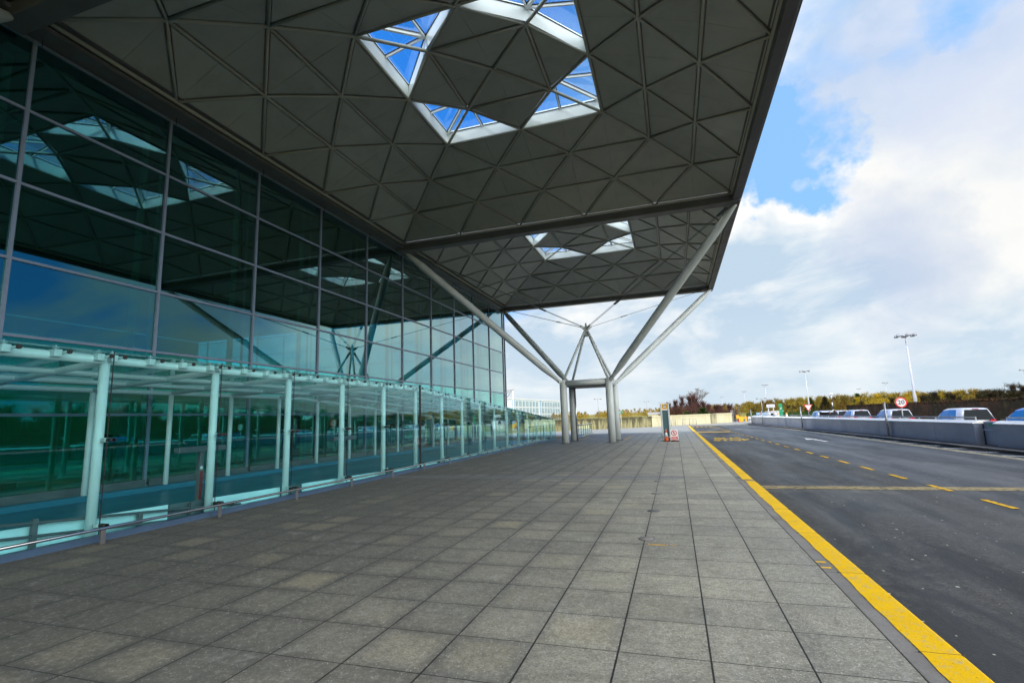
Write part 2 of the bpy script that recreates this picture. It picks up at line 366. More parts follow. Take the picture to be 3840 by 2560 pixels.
def mat_twigs(name, cols, sc_=.4):
    m, nt, out = newmat(name)
    g = nt.add('ShaderNodeNewGeometry').outputs['Position']
    n1 = nt.noise(g, sc_, 3, .6); n2 = nt.noise(g, 2.5, 3, .7)
    k = nt.math('MULTIPLY_ADD', n2, .35, nt.math('MULTIPLY', n1, .75))
    st = [(.30 + .42 * i / max(1, len(cols) - 1), c) for i, c in enumerate(cols)]
    c = nt.ramp(k, st)
    p = nt.add('ShaderNodeBsdfPrincipled', inp={'Base Color': c, 'Roughness': .9, 'Specular IOR Level': .1})
    nt.l.new(p.outputs[0], out.inputs[0]); return m
M['tw_yellow'] = mat_twigs('yellow_twigs', [(.30, .20, .01), (.46, .31, .015), (.20, .15, .03), (.36, .20, .05)], .15)
M['tw_brown'] = mat_twigs('brown_twigs', [(.066, .030, .021), (.102, .054, .036), (.045, .030, .018)])
M['tw_olive'] = mat_twigs('olive_twigs', [(.042, .038, .015), (.071, .059, .019), (.025, .023, .011), (.050, .029, .015)], .12)
M['tw_mix'] = mat_twigs('mixed_twigs', [(.255, .188, .022), (.225, .098, .038), (.135, .105, .022), (.285, .210, .030), (.105, .083, .030)], .09)
M['tw_hedge'] = mat_twigs('beech_hedge_leaves', [(.045, .025, .014), (.075, .038, .02), (.025, .02, .012), (.06, .045, .018)], .35)
M['tw_purple'] = mat_twigs('purple_twigs', [(.080, .036, .036), (.128, .060, .052), (.056, .032, .024)])
M['ever'] = mat_twigs('evergreen_leaves', [(.02, .05, .015), (.045, .08, .02), (.06, .08, .02)], .5)
M['tw_grey'] = pbr('bare_branch_grey', (.20, .17, .15), .9)

# ------------------------------------------------------------------ mesh builder
class MB:
    def __init__(s): s.v = []; s.f = []; s.sm = []
    def add(s, vs, fs, smooth=False):
        b = len(s.v); s.v += [tuple(v) for v in vs]
        for f in fs: s.f.append(tuple(b + i for i in f)); s.sm.append(smooth)
    def box(s, x0, x1, y0, y1, z0, z1):
        s.add([(x0, y0, z0), (x1, y0, z0), (x1, y1, z0), (x0, y1, z0), (x0, y0, z1), (x1, y0, z1), (x1, y1, z1), (x0, y1, z1)],
              [(0, 3, 2, 1), (4, 5, 6, 7), (0, 1, 5, 4), (1, 2, 6, 5), (2, 3, 7, 6), (3, 0, 4, 7)]); return s
    def bbox(s, x0, x1, y0, y1, z0, z1, b=.01):
        """box with chamfered edges"""
        bm = bmesh.new(); bmesh.ops.create_cube(bm, size=1.)
        for v in bm.verts: v.co = V(((x0 + x1) / 2 + v.co.x * (x1 - x0), (y0 + y1) / 2 + v.co.y * (y1 - y0), (z0 + z1) / 2 + v.co.z * (z1 - z0)))
        bmesh.ops.bevel(bm, geom=bm.edges[:], offset=b, segments=2, affect='EDGES', profile=.5)
        bm.verts.index_update(); s.add([v.co[:] for v in bm.verts], [[v.index for v in f.verts] for f in bm.faces]); bm.free(); return s
    def bar(s, a, b, w, h, up=(0, 0, 1)):
        """rectangular bar a->b, w wide, h high"""
        a, b = V(a), V(b); d = (b - a).normalized(); u = V(up)
        r = d.cross(u)
        if r.length < 1e-4: r = d.cross(V((1, 0, 0)))
        r.normalize(); u = r.cross(d)
        vs = []
        for p in (a, b):
            for i, j in ((-1, -1), (1, -1), (1, 1), (-1, 1)): vs.append(p + r * (i * w / 2) + u * (j * h / 2))
        s.add(vs, [(0, 1, 2, 3), (7, 6, 5, 4), (0, 4, 5, 1), (1, 5, 6, 2), (2, 6, 7, 3), (3, 7, 4, 0)]); return s
    def tube(s, pts, rad, n=12, cap=True):
        pts = [V(p) for p in pts]; m = len(pts)
        if not isinstance(rad, (list, tuple)): rad = [rad] * m
        ref = None; rings = []
        for i, p in enumerate(pts):
            d = (pts[min(i + 1, m - 1)] - pts[max(i - 1, 0)]).normalized()
            if ref is None:
                ref = d.cross(V((0, 0, 1)))
                if ref.length < 1e-3: ref = d.cross(V((1, 0, 0)))
            ref = (ref - d * ref.dot(d)).normalized(); q = d.cross(ref)
            rings.append([p + (ref * math.cos(2 * math.pi * k / n) + q * math.sin(2 * math.pi * k / n)) * rad[i] for k in range(n)])
        vs = [v for r in rings for v in r]; fs = []
        for i in range(m - 1):
            for k in range(n): fs.append((i * n + k, i * n + (k + 1) % n, (i + 1) * n + (k + 1) % n, (i + 1) * n + k))
        s.add(vs, fs, True)
        if cap:
            b = len(s.v) - m * n
            s.f.append(tuple(b + k for k in range(n))[::-1]); s.sm.append(False)
            s.f.append(tuple(b + (m - 1) * n + k for k in range(n))); s.sm.append(False)
        return s
    def prism(s, poly, off):
        """flat polygon (3-D points) extruded by vector off"""
        n = len(poly); o = V(off); vs = [V(p) for p in poly] + [V(p) + o for p in poly]
        s.add(vs, [tuple(range(n))[::-1], tuple(range(n, 2 * n))] + [(i, (i + 1) % n, n + (i + 1) % n, n + i) for i in range(n)]); return s
    def lathe(s, c, prof, n=20):
        c = V(c); vs = []; m = len(prof)
        for r, z in prof:
            for k in range(n): vs.append(c + V((r * math.cos(2 * math.pi * k / n), r * math.sin(2 * math.pi * k / n), z)))
        fs = [(i * n + k, i * n + (k + 1) % n, (i + 1) * n + (k + 1) % n, (i + 1) * n + k) for i in range(m - 1) for k in range(n)]
        s.add(vs, fs, True); b = len(s.v) - m * n
        s.f.append(tuple(b + k for k in range(n))[::-1]); s.sm.append(False)
        s.f.append(tuple(b + (m - 1) * n + k for k in range(n))); s.sm.append(False); return s
    def ball(s, c, r, n=10, sz=1.):
        prof = [(max(.001, r * math.sin(math.pi * i / n)), -r * sz * math.cos(math.pi * i / n)) for i in range(n + 1)]
        return s.lathe(c, prof, 14)
    def build(s, name, mat, parent=None, fixn=True):
        me = bpy.data.meshes.new(name); me.from_pydata(s.v, [], s.f); me.update()
        me.polygons.foreach_set('use_smooth', s.sm)
        if fixn and len(s.f) < 20000:
            bm = bmesh.new(); bm.from_mesh(me); bmesh.ops.recalc_face_normals(bm, faces=bm.faces); bm.to_mesh(me); bm.free()
        me.materials.append(M[mat] if isinstance(mat, str) else mat)
        o = bpy.data.objects.new(name, me); COL.objects.link(o)
        if parent is not None: o.parent = parent; o.matrix_parent_inverse = parent.matrix_world.inverted() if False else Matrix.Translation(-parent.location)
        return o

def tag(o, label=None, cat=None, group=None, kind=None):
    if label: o['label'] = label
    if cat: o['category'] = cat
    if group: o['group'] = group
    if kind: o['kind'] = kind
    return o
def empty(name, loc, label, cat, group=None):
    o = bpy.data.objects.new(name, None); COL.objects.link(o); o.location = loc; o.empty_display_size = .3
    return tag(o, label, cat, group)
# parts are modelled in world space; matrix_parent_inverse (translation only) keeps them there
def structure(mb, name, mat): return tag(mb.build(name, mat), kind='structure')
def copy_tree(o, delta, label=None, parent=None):
    c = o.copy(); COL.objects.link(c)
    if parent is None: c.location = o.location + V(delta)
    else:
        mi = o.matrix_parent_inverse.copy(); c.parent = parent; c.matrix_parent_inverse = mi
    if label: c['label'] = label
    for ch in [x for x in bpy.data.objects if x.parent == o and x != c]: copy_tree(ch, delta, None, c)
    return c
def text_mesh(txt, size, name, mat, loc, rot, parent=None, sx=1., sy=1., ext=.002, align='CENTER', bold=0.0):
    cu = bpy.data.curves.new(name, 'FONT'); cu.body = txt; cu.size = size; cu.align_x = align; cu.align_y = 'CENTER'; cu.extrude = ext; cu.offset = bold
    to = bpy.data.objects.new('tmp', cu); COL.objects.link(to)
    bpy.context.view_layer.update()
    me = bpy.data.meshes.new_from_object(to); bpy.data.objects.remove(to)
    me.transform(Matrix.Translation(loc) @ rot.to_4x4() @ Matrix.Diagonal((sx, sy, 1, 1)))
    me.materials.clear(); me.materials.append(M[mat]); me.name = name
    o = bpy.data.objects.new(name, me); COL.objects.link(o)
    if parent is not None: o.parent = parent; o.matrix_parent_inverse = Matrix.Translation(-parent.location)
    return o
FACE = Matrix.Rotation(R(90), 3, 'X')      # text upright, facing -Y

# ------------------------------------------------------------------ camera
cd = bpy.data.cameras.new('camera'); cam = bpy.data.objects.new('camera', cd); COL.objects.link(cam); sc.camera = cam
f_, yaw, pit, rol = 1149.4764, -.3062, .1534, -.0349
cd.sensor_width = 36; cd.lens = 36 * f_ / 2352; cd.clip_end = 5000; cd.clip_start = .05
fw = V((math.sin(yaw) * math.cos(pit), math.cos(yaw) * math.cos(pit), math.sin(pit)))
rt = V((math.cos(yaw), -math.sin(yaw), 0)); up = rt.cross(fw)
r2 = rt * math.cos(rol) + up * math.sin(rol); u2 = up * math.cos(rol) - rt * math.sin(rol)
mw = Matrix((( r2.x, u2.x, -fw.x, 14.3024), (r2.y, u2.y, -fw.y, -6.6451), (r2.z, u2.z, -fw.z, 1.6592), (0, 0, 0, 1)))
cam.matrix_world = mw

# ------------------------------------------------------------------ ground, paving, road
structure(MB().box(-3000, 3000, -3000, 3000, -1.5, -.50), 'ground', 'field')
hill = MB()
hx = [(-900 + 60 * i) for i in range(31)]; hy = [105, 130, 160, 200, 260, 340, 500, 900, 1600]
hz = lambda x, y: -.49 + .62 * (max(0, y - 105) / 60.) ** .9 * (.8 + .25 * math.sin(x * .013)) if y < 400 else 3.4 + .3 * math.sin(x * .02)
vs = [(x, y, min(7., hz(x, y))) for y in hy for x in hx]; n_ = len(hx)
hill.add(vs, [(j * n_ + i, j * n_ + i + 1, (j + 1) * n_ + i + 1, (j + 1) * n_ + i) for j in range(len(hy) - 1) for i in range(n_ - 1)], True)
structure(hill, 'hill', 'field')
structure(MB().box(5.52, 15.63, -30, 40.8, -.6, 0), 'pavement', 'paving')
ap = MB(); ap.prism([(-22, 40.82, 0), (15.63, 40.82, 0), (15.63, 62.6, 0), (16.4, 64.3, 0), (24.3, 64.3, 0), (27.5, 66.6, 0), (27.5, 84, 0), (-22, 84, 0)], (0, 0, -.6))
structure(ap, 'pavement_apron', 'palepaving')
structure(MB().box(-22, 5.5, 37.5, 40.8, -.6, 0), 'pavement_strip', 'palepaving')
structure(MB().box(15.99, 60, -60, 110, -.58, -.12), 'road', 'asphalt')
# kerb stones: one stone every 0.9 m
kb = MB(); ky = MB()
y = -14.9
while y < 62:
    if not (6.95 < y + .45 < 7.9):
        kb.bbox(15.64, 16.00, y + .003, y + .897, -.3, -.002, .006)
    y += .9
kb.box(15.64, 16.0, 6.7, 8.5, -.3, -.004)
structure(kb, 'kerb', 'kerbstone')
structure(MB().box(15.66, 15.76, 7.36, 7.74, -.004, .0015), 'kerb_cover', 'slab_dark')
# yellow band on the kerb with ragged inner edge, wrapping the kerb face
y = -14.9; pv = []
while y < 62.2:
    j = random.uniform(-.010, .010); pv.append((15.762 + j + (.015 if int(y) % 3 == 0 else 0), y)); y += .22
vs = []; fs = []
for i, (x, y) in enumerate(pv):
    vs += [(x, y, .003), (15.99, y, .003), (16.012, y, -.012), (16.014, y, -.119)]
for i in range(len(pv) - 1):
    if 6.85 < pv[i][1] < 7.05 or 39.6 < pv[i][1] < 40.4: continue
    for k in range(3): fs.append((4 * i + k, 4 * i + k + 1, 4 * i + 5 + k, 4 * i + 4 + k))
ky.add(vs, fs); structure(ky, 'kerb_marking', 'kerb_yellow')
kj = MB()
for k in range(30): kj.box(15.75, 16.0155, -14.902 + 1.8 * k, -14.898 + 1.8 * k, -.1, .0042)
structure(kj, 'kerb_joint', 'kerbdark')
rm = MB()
for (y0, a) in ((-.15, .05), (-.36, .05)): rm.box(15.645, 15.74, y0, y0 + a, 0, .002)
structure(rm, 'kerb_tick_marking', 'kerb_yellow')
Z = -.116
def xl(y): return 19.62 - max(0, y - 5) * .0187
mk = MB()
for k in range(-6, 29):
    y0 = 4.22 + 2.03 * k; y1 = y0 + .95; a, b = xl(y0), xl(y1)
    mk.add([(a - .055, y0, Z + .003), (a + .055, y0, Z + .003), (b + .055, y1, Z + .003), (b - .055, y1, Z + .003)], [(0, 1, 2, 3)])
structure(mk, 'road_lane_marking', 'road_yellow')
mk = MB()
mk.add([(16.02, 6.42, Z), (26, 6.30, Z), (26, 6.78, Z), (16.02, 6.92, Z)], [(0, 1, 2, 3)])
structure(mk, 'road_bay_marking', 'road_faded')
mk = MB()
mk.add([(15.99, 42.2, Z), (18.85, 41.6, Z), (18.85, 42.6, Z), (15.99, 43.5, Z)], [(0, 1, 2, 3)])
for k in range(5): mk.add([(16.2 + .5 * k, 59.2, Z), (16.5 + .5 * k, 59.2, Z), (16.4 + .5 * k, 60.9, Z), (16.2 + .5 * k, 60.9, Z)], [(0, 1, 2, 3)])
structure(mk, 'road_edge_marking', 'road_yellow')
def xd(y): return 24.44 - (y - 15) * .0095
mk = MB()
for o_ in (-.10, .10):
    for y0, y1 in ((-20, 20), (20, 57)):
        mk.add([(xd(y0) + o_ - .045, y0, Z), (xd(y0) + o_ + .045, y0, Z), (xd(y1) + o_ + .045, y1, Z), (xd(y1) + o_ - .045, y1, Z)], [(0, 1, 2, 3)])
structure(mk, 'road_double_marking', 'road_cream')
mk = MB()
for k in range(-4, 12):
    y0 = 14.64 + 1.9 * k; xa = xd(y0) + .16
    mk.add([(xa, y0 - .10, Z + .004), (xa + .58, y0 - .60, Z + .004), (xa + .58, y0 - .40, Z + .004), (xa, y0 + .12, Z + .004)], [(0, 1, 2, 3)])
mk.add([(21.88, 24.5, Z), (22.03, 24.5, Z), (21.98, 26.9, Z), (22.12, 26.9, Z), (21.72, 28.5, Z), (21.5, 26.85, Z), (21.84, 26.9, Z)], [(0, 1, 2, 6), (5, 6, 2, 3, 4)])
structure(mk, 'road_white_marking', 'road_white')
I3 = Matrix.Identity(3)
w1 = text_mesh('BUS', 1.2, 'road_word_bus', 'road_word', (17.5, 30.3, Z + .002), I3, sx=.80, sy=1.9, ext=.001, bold=.022); tag(w1, kind='structure')
w2 = text_mesh('STOP', 1.2, 'road_word_stop', 'road_word', (17.55, 27.9, Z + .002), I3, sx=.72, sy=1.9, ext=.001, bold=.022); tag(w2, kind='structure')
mk = MB()
mk.box(13.84, 14.20, .325, .337, 0, .002); mk.box(13.84, 14.08, .35, .358, 0, .002)
mk.add([(10.86, 28.2, .003), (10.94, 28.2, .003), (10.94, 34.3, .003), (10.86, 34.3, .003)], [(0, 1, 2, 3)])
mk.add([(7.45, 30., .003), (7.53, 30., .003), (7.53, 35., .003), (7.45, 35., .003)], [(0, 1, 2, 3)])
structure(mk, 'pavement_yellow_marking', 'road_yellow')
# round access covers set in the paving
man = None
for i, (x, y, lb) in enumerate([(13.81, .64, 'round grey metal cover in paving, nearest, beside the short yellow line'), (13.82, 2.69, 'small dark round cover in paving, second nearest'),
                            (13.80, 4.69, 'pale round cover in paving, third in the row'), (13.79, 6.73, 'faint round cover in paving just before the long cross joint'), (13.78, 8.69, 'farthest round cover in paving just past the long cross joint')]):
    e = empty('access_cover', (x, y, 0), lb, 'manhole cover', 'round covers in a row along the paving')
    MB().lathe((x, y, 0), [(.115, .0), (.115, .003), (.10, .004)], 24).build('rim', 'slab_dark', e)
    MB().lathe((x, y, .0045), [(.092, 0), (.09, .003), (.02, .0035)], 24).build('lid', 'kerbstone' if i != 1 else 'slab_dark', e)

# ------------------------------------------------------------------ roof shells
H = 11.7348; ZR = [0, .8957, 1.5928, 2.146, 2.4233]; ZC = 2.5279; D0 = .3429; SP = (18 - 2 * D0) / 5
def quad_node(q, k, i, yo=0., dz=0.):
    """node i of row k of quadrant q (0 far, 1 left, 2 near, 3 right); k=5 is the crown"""
    if k == 5: x, y, z = 9., 9., H + ZC
    else:
        ins = D0 + k * SP / 2; a = ins + i * SP; z = H + ZR[k]
        x, y = [(a, 18 - ins), (ins, a), (18 - a, ins), (18 - ins, 18 - a)][q]
    return V((x, y + yo, z + dz))
def make_shell(yo):
    root = empty('canopy_roof_shell', (9, 9 + yo, H), '', 'canopy roof')
    sky_t = set()
    # ceiling panels and outer deck
    deck = MB()
    for q in range(4):
        tris = []
        for k in range(4):
            for i in range(5 - k):
                tris.append(((k, i), (k, i + 1), (k + 1, i)))
                if i < 4 - k: tris.append(((k, i + 1), (k + 1, i + 1), (k + 1, i)))
        tris.append(((4, 0), (4, 1), (5, 0)))
        for t in tris:
            if t in (((3, 0), (3, 1), (4, 0)), ((3, 1), (3, 2), (4, 1))): continue
            p = [quad_node(q, k, i, yo) for k, i in t]
            nrm = (p[1] - p[0]).cross(p[2] - p[0]).normalized()
            if nrm.z < 0: nrm = -nrm
            c = (p[0] + p[1] + p[2]) / 3
            # inset each side by 7 cm
            def inset(P, d):
                out = []
                for j in range(3):
                    a, b, c_ = P[j - 1], P[j], P[(j + 1) % 3]
                    e1 = (a - b).normalized(); e2 = (c_ - b).normalized()
                    half = e1.angle(e2) / 2; bis = (e1 + e2).normalized()
                    out.append(b + bis * (d / math.sin(half)))
                return out
            pp = inset(p, .085)
            # apex = the vertex alone in its row; seam runs from apex to the middle of the opposite side
            ap = 2 if t[0][0] == t[1][0] else 0
            A_, B_, C_ = pp[ap], pp[(ap + 1) % 3], pp[(ap + 2) % 3]
            mid = (B_ + C_) / 2; g = (C_ - B_).normalized() * .006
            mb = MB()
            mb.prism([A_ + nrm * .03, B_ + nrm * .03, mid - g + nrm * .03], nrm * .04)
            mb.prism([A_ + nrm * .03 + g * .5, mid + g + nrm * .03, C_ + nrm * .03], nrm * .04)
            mb.build('ceiling_panel', 'panel', root)
            dk = [v + V((0, 0, .16)) for v in p]
            deck.add(dk + [v + V((0, 0, .12)) for v in dk], [(0, 1, 2), (3, 4, 5), (0, 1, 4, 3), (1, 2, 5, 4), (2, 0, 3, 5)])
    deck.build('roof_deck', 'roofdeck', root)
    # lattice ribs
    for q in range(4):
        for k in range(5):
            mb = MB(); mb.tube([quad_node(q, k, i, yo) for i in range(6 - k)], .052 if k else .06, 8); mb.build('lattice_rib', 'rib', root)
        for i in range(1, 5):
            MB().tube([quad_node(q, k, i, yo) for k in range(0, 6 - i) if i <= 5 - k], .045, 8).build('lattice_rib', 'rib', root)
            MB().tube([quad_node(q, k, i - k, yo) for k in range(0, i + 1) if i - k >= 0 and k < 5], .045, 8).build('lattice_rib', 'rib', root)
    for q in range(4):
        MB().tube([quad_node(q, k, 0, yo) for k in range(6)], .062, 10).build('hip_rib', 'rib', root)
    # skylights: a kite at each hip = two triangles
    for q in range(4):
        qn = (q + 1) % 4   # quadrant whose far end meets this hip at its last node
        cr = quad_node(q, 3, 0, yo)                       # row-3 corner
        m1 = quad_node(q, 3, 1, yo)
        tip = quad_node(q, 4, 0, yo)                      # row-4 corner
        # neighbour quadrant sharing this corner
        best = min([x for x in range(4) if x != q], key=lambda x: (quad_node(x, 3, 2, yo) - cr).length)
        m2 = quad_node(best, 3, 1, yo)
        hgt = .62; loop = [m1, cr, m2, tip]; cen = (m1 + cr + m2 + tip) / 4
        sk = MB().build('skylight', 'black', root) if False else None
        up = MB()
        def shr(p, s=.06):
            d = (cen - p); d.z = 0; return p + d.normalized() * s
        L0 = [shr(p, .05) for p in loop]; L1 = [shr(p, .10) for p in loop]
        for j in range(4):
            a, b = L0[j], L0[(j + 1) % 4]; a1, b1 = L1[j], L1[(j + 1) % 4]
            lo = V((0, 0, .02)); hi = V((0, 0, hgt))
            up.add([a + lo, b + lo, b1 + lo, a1 + lo, a + hi, b + hi, b1 + hi, a1 + hi], [(0, 1, 5, 4), (2, 3, 7, 6), (0, 3, 2, 1), (4, 5, 6, 7), (0, 4, 7, 3), (1, 2, 6, 5)])
        sk = up.build('skylight', 'upstand', root)
        hi = V((0, 0, hgt - .06)); P = [shr(p, .12) + hi for p in loop]
        def sub(mb, nm, mt):
            o = mb.build(nm, mt); o.parent = sk; return o
        sub(MB().prism([P[0], P[1], P[3]], (0, 0, .02)), 'glass_pane', 'skyglass')
        sub(MB().prism([P[1], P[2], P[3]], (0, 0, .02)), 'glass_pane', 'skyglass')
        dn = V((0, 0, -.05))
        bars = MB(); gk = MB()
        bars.bar(P[1] + dn, P[3] + dn, .09, .10)
        gk.bar(P[1] + dn + V((.0, 0, .06)), P[3] + dn + V((0, 0, .06)), .16, .015)
        for mm in (P[0], P[2]):
            e = (mm + P[1]) / 2; bars.bar(e + dn, P[3] + dn, .05, .09); gk.bar(e + dn + V((0, 0, .055)), P[3] + dn + V((0, 0, .055)), .11, .012)
        for j in range(4):
            a, b = P[j], P[(j + 1) % 4]; gk.bar(a + V((0, 0, -.02)), b + V((0, 0, -.02)), .03, .02)
        sub(bars, 'glazing_bar', 'bar'); sub(gk, 'gasket', 'black')
    # perimeter trims: edge channel beside the shell (gaps left open to the sky)
    for a, b in (((.36, 0), (.36, 1)), ):
        pass
    return root
shell = make_shell(0)
shell['label'] = 'pale lattice roof shell with four big blue skylights, nearest over the pavement'; shell['group'] = 'canopy roof shells'
sh2 = copy_tree(shell, (0, 18, 0), 'second pale lattice roof shell farther off, above the steel tree column')
sh3 = copy_tree(shell, (0, -18, 0), 'corner of the lattice roof shell overhead at the top left of the picture')

# roof beams and fascia: one frame around and between the shells
rf = empty('roof_beam_frame', (9, 9, H), 'dark grey steel beam frame carrying the roof shells along their edges', 'roof beams')
for y0 in (-18, 0, 18, 36):
    MB().bbox(-.20, 18.02, y0 - .27, y0 + .27, 11.36, 11.74, .04).build('cross_beam', 'beam', rf)
    MB().box(.1, 17.9, y0 - .05, y0 + .05, 11.76, 12.05).build('gutter', 'beam', rf)
edge = MB()
for ya, yb in ((-17.73, -.27), (.27, 17.73), (18.27, 35.73)):
    edge.bbox(17.68, 18.02, ya, yb, 11.42, 11.78, .04)
edge.build('edge_beam', 'beam', rf)
MB().bbox(18.03, 18.09, -18.3, 36.3, 11.5, 12.15, .02).build('fascia', 'beam', rf)
MB().bbox(.0, 18.1, 36.22, 36.30, 11.5, 12.15, .02).build('fascia', 'beam', rf)
so = MB()
so.box(-.34, .31, -18, -.22, 11.52, 11.62); so.box(-.34, .31, .22, 17.78, 11.52, 11.62); so.box(-.34, .31, 18.22, 37.2, 11.52, 11.62)
so.build('soffit', 'beam', rf)
fl = MB(); fl.box(-.4, .52, -18, 36.3, 11.80, 11.83); fl.build('flashing', 'beam', rf)
fl = MB(); fl.box(17.5, 18.0, -18, 36.3, 11.82, 11.85); fl.build('flashing', 'beam', rf)
so = MB(); so.tube([(.24, -17.7, 11.62), (.24, 35.7, 11.62)], .045, 8); so.build('edge_tube', 'rib', rf)
so = MB()
for k in range(-4, 11):
    y = .6 + 3.6 * k; so.tube([(-.12, y, 11.52), (-.12, y, 11.30)], .012, 6)
so.build('soffit_drip_rod', 'black', rf)

# ------------------------------------------------------------------ terminal building
tb = empty('terminal_building', (-18, 3, 0), 'dark green tinted glass terminal facade with blue grey mullions under the roof shells', 'terminal building')
FX = -.35; TZ = [11.46, 9.60, 7.70, 5.82, 4.0, 2.15, .12]
myl = [.56 + 3.62 * k for k in range(-6, 11)] + [37.3]
for y in myl: MB().bar((FX, y, 0), (FX, y, 11.5), .14, .075, up=(0, 1, 0)).build('mullion', 'mullion', tb)
for i in range(len(myl) - 1):
    y0, y1 = myl[i] + .0375, myl[i + 1] - .0375
    for j in range(len(TZ) - 1):
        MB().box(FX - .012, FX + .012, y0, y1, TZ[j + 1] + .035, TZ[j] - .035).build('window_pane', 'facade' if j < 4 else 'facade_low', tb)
for z in TZ: MB().box(FX - .055, FX + .055, myl[0], 37.3, z - .035, z + .035).build('transom', 'mullion', tb)
for y in myl[:-1]:
    po = MB(); po.tube([(-1.35, y + .0, 0), (-1.35, y, 11.4)], .10, 10); po.tube([(-1.35, y + .55, 0), (-1.35, y + .55, 11.4)], .045, 8)
    for z in (2.2, 5.8, 9.4): po.tube([(-.42, y, z), (-1.35, y, z)], .03, 6)
    po.build('wind_post', 'white_tube', tb)
MB().box(-38, -.5, -22, 37.3, 11.75, 12.1).build('roof', 'interior_ceiling', tb)
MB().box(-38, -.45, -22, 37.3, -.4, -.02).build('floor', 'interior', tb)
MB().box(-38.2, -38, -22, 37.3, -.4, 11.7).build('wall', 'interior_wall', tb)
MB().box(-38, -.5, -22.2, -22, -.4, 11.7).build('wall', 'interior_wall', tb)
for k in range(11):
    x0 = -.55 - 3.6 * k
    e = MB()
    e.bar((x0, 37.3, 0), (x0, 37.3, 11.7), .075, .12, up=(0, 1, 0))
    for z in TZ: e.box(x0 - 3.56, x0 - .04, 37.25, 37.35, z - .03, z + .03)
    e.build('end_wall_frame', 'mullion', tb)
    MB().box(x0 - 3.56, x0 - .04, 37.295, 37.31, .1, 11.4).build('end_wall_pane', 'clearglass', tb)
le = bpy.data.materials.new('light_strip'); le.use_nodes = True; le.node_tree.nodes.clear(); nt_ = NT(le.node_tree); em = nt_.add('ShaderNodeEmission', inp={'Color': (.9, 1, 1, 1), 'Strength': 9.}); nt_.l.new(em.outputs[0], nt_.add('ShaderNodeOutputMaterial').inputs[0]); M['strip'] = le
for k in range(9): MB().box(-7.1, -7.0, -3.6 + 1.5 * k, -2.5 + 1.5 * k, 5.06, 5.10).build('ceiling_light', 'strip', tb)
ins = MB()
for k in range(6):
    y = -12 + 8 * k; ins.box(-22, -14, y, y + 5, 0, 3.2)
ins.build('check_in_island', 'interior_wall', tb)
MB().box(-2.6, -2.5, -20, 36.8, 0, 3.7).build('inner_partition', 'partition', tb)
# doors and posters behind the lower glass
ins = MB()
for y in (9.7, 13.3, 17.2, 20.9): MB().box(-.66, -.60, y, y + 1.1, 0, 2.3).build('inner_door', 'steel_dark', tb)
MB().box(-.62, -.58, 3.1, 3.4, 1.55, 1.62).build('notice', 'red', tb)
bd = MB()
for i in range(len(myl) - 1): bd.box(FX + .09, FX + .16, myl[i] + .06, myl[i + 1] - .06, 0.0, .32)
bd.build('base_plinth', 'film_grey', tb)

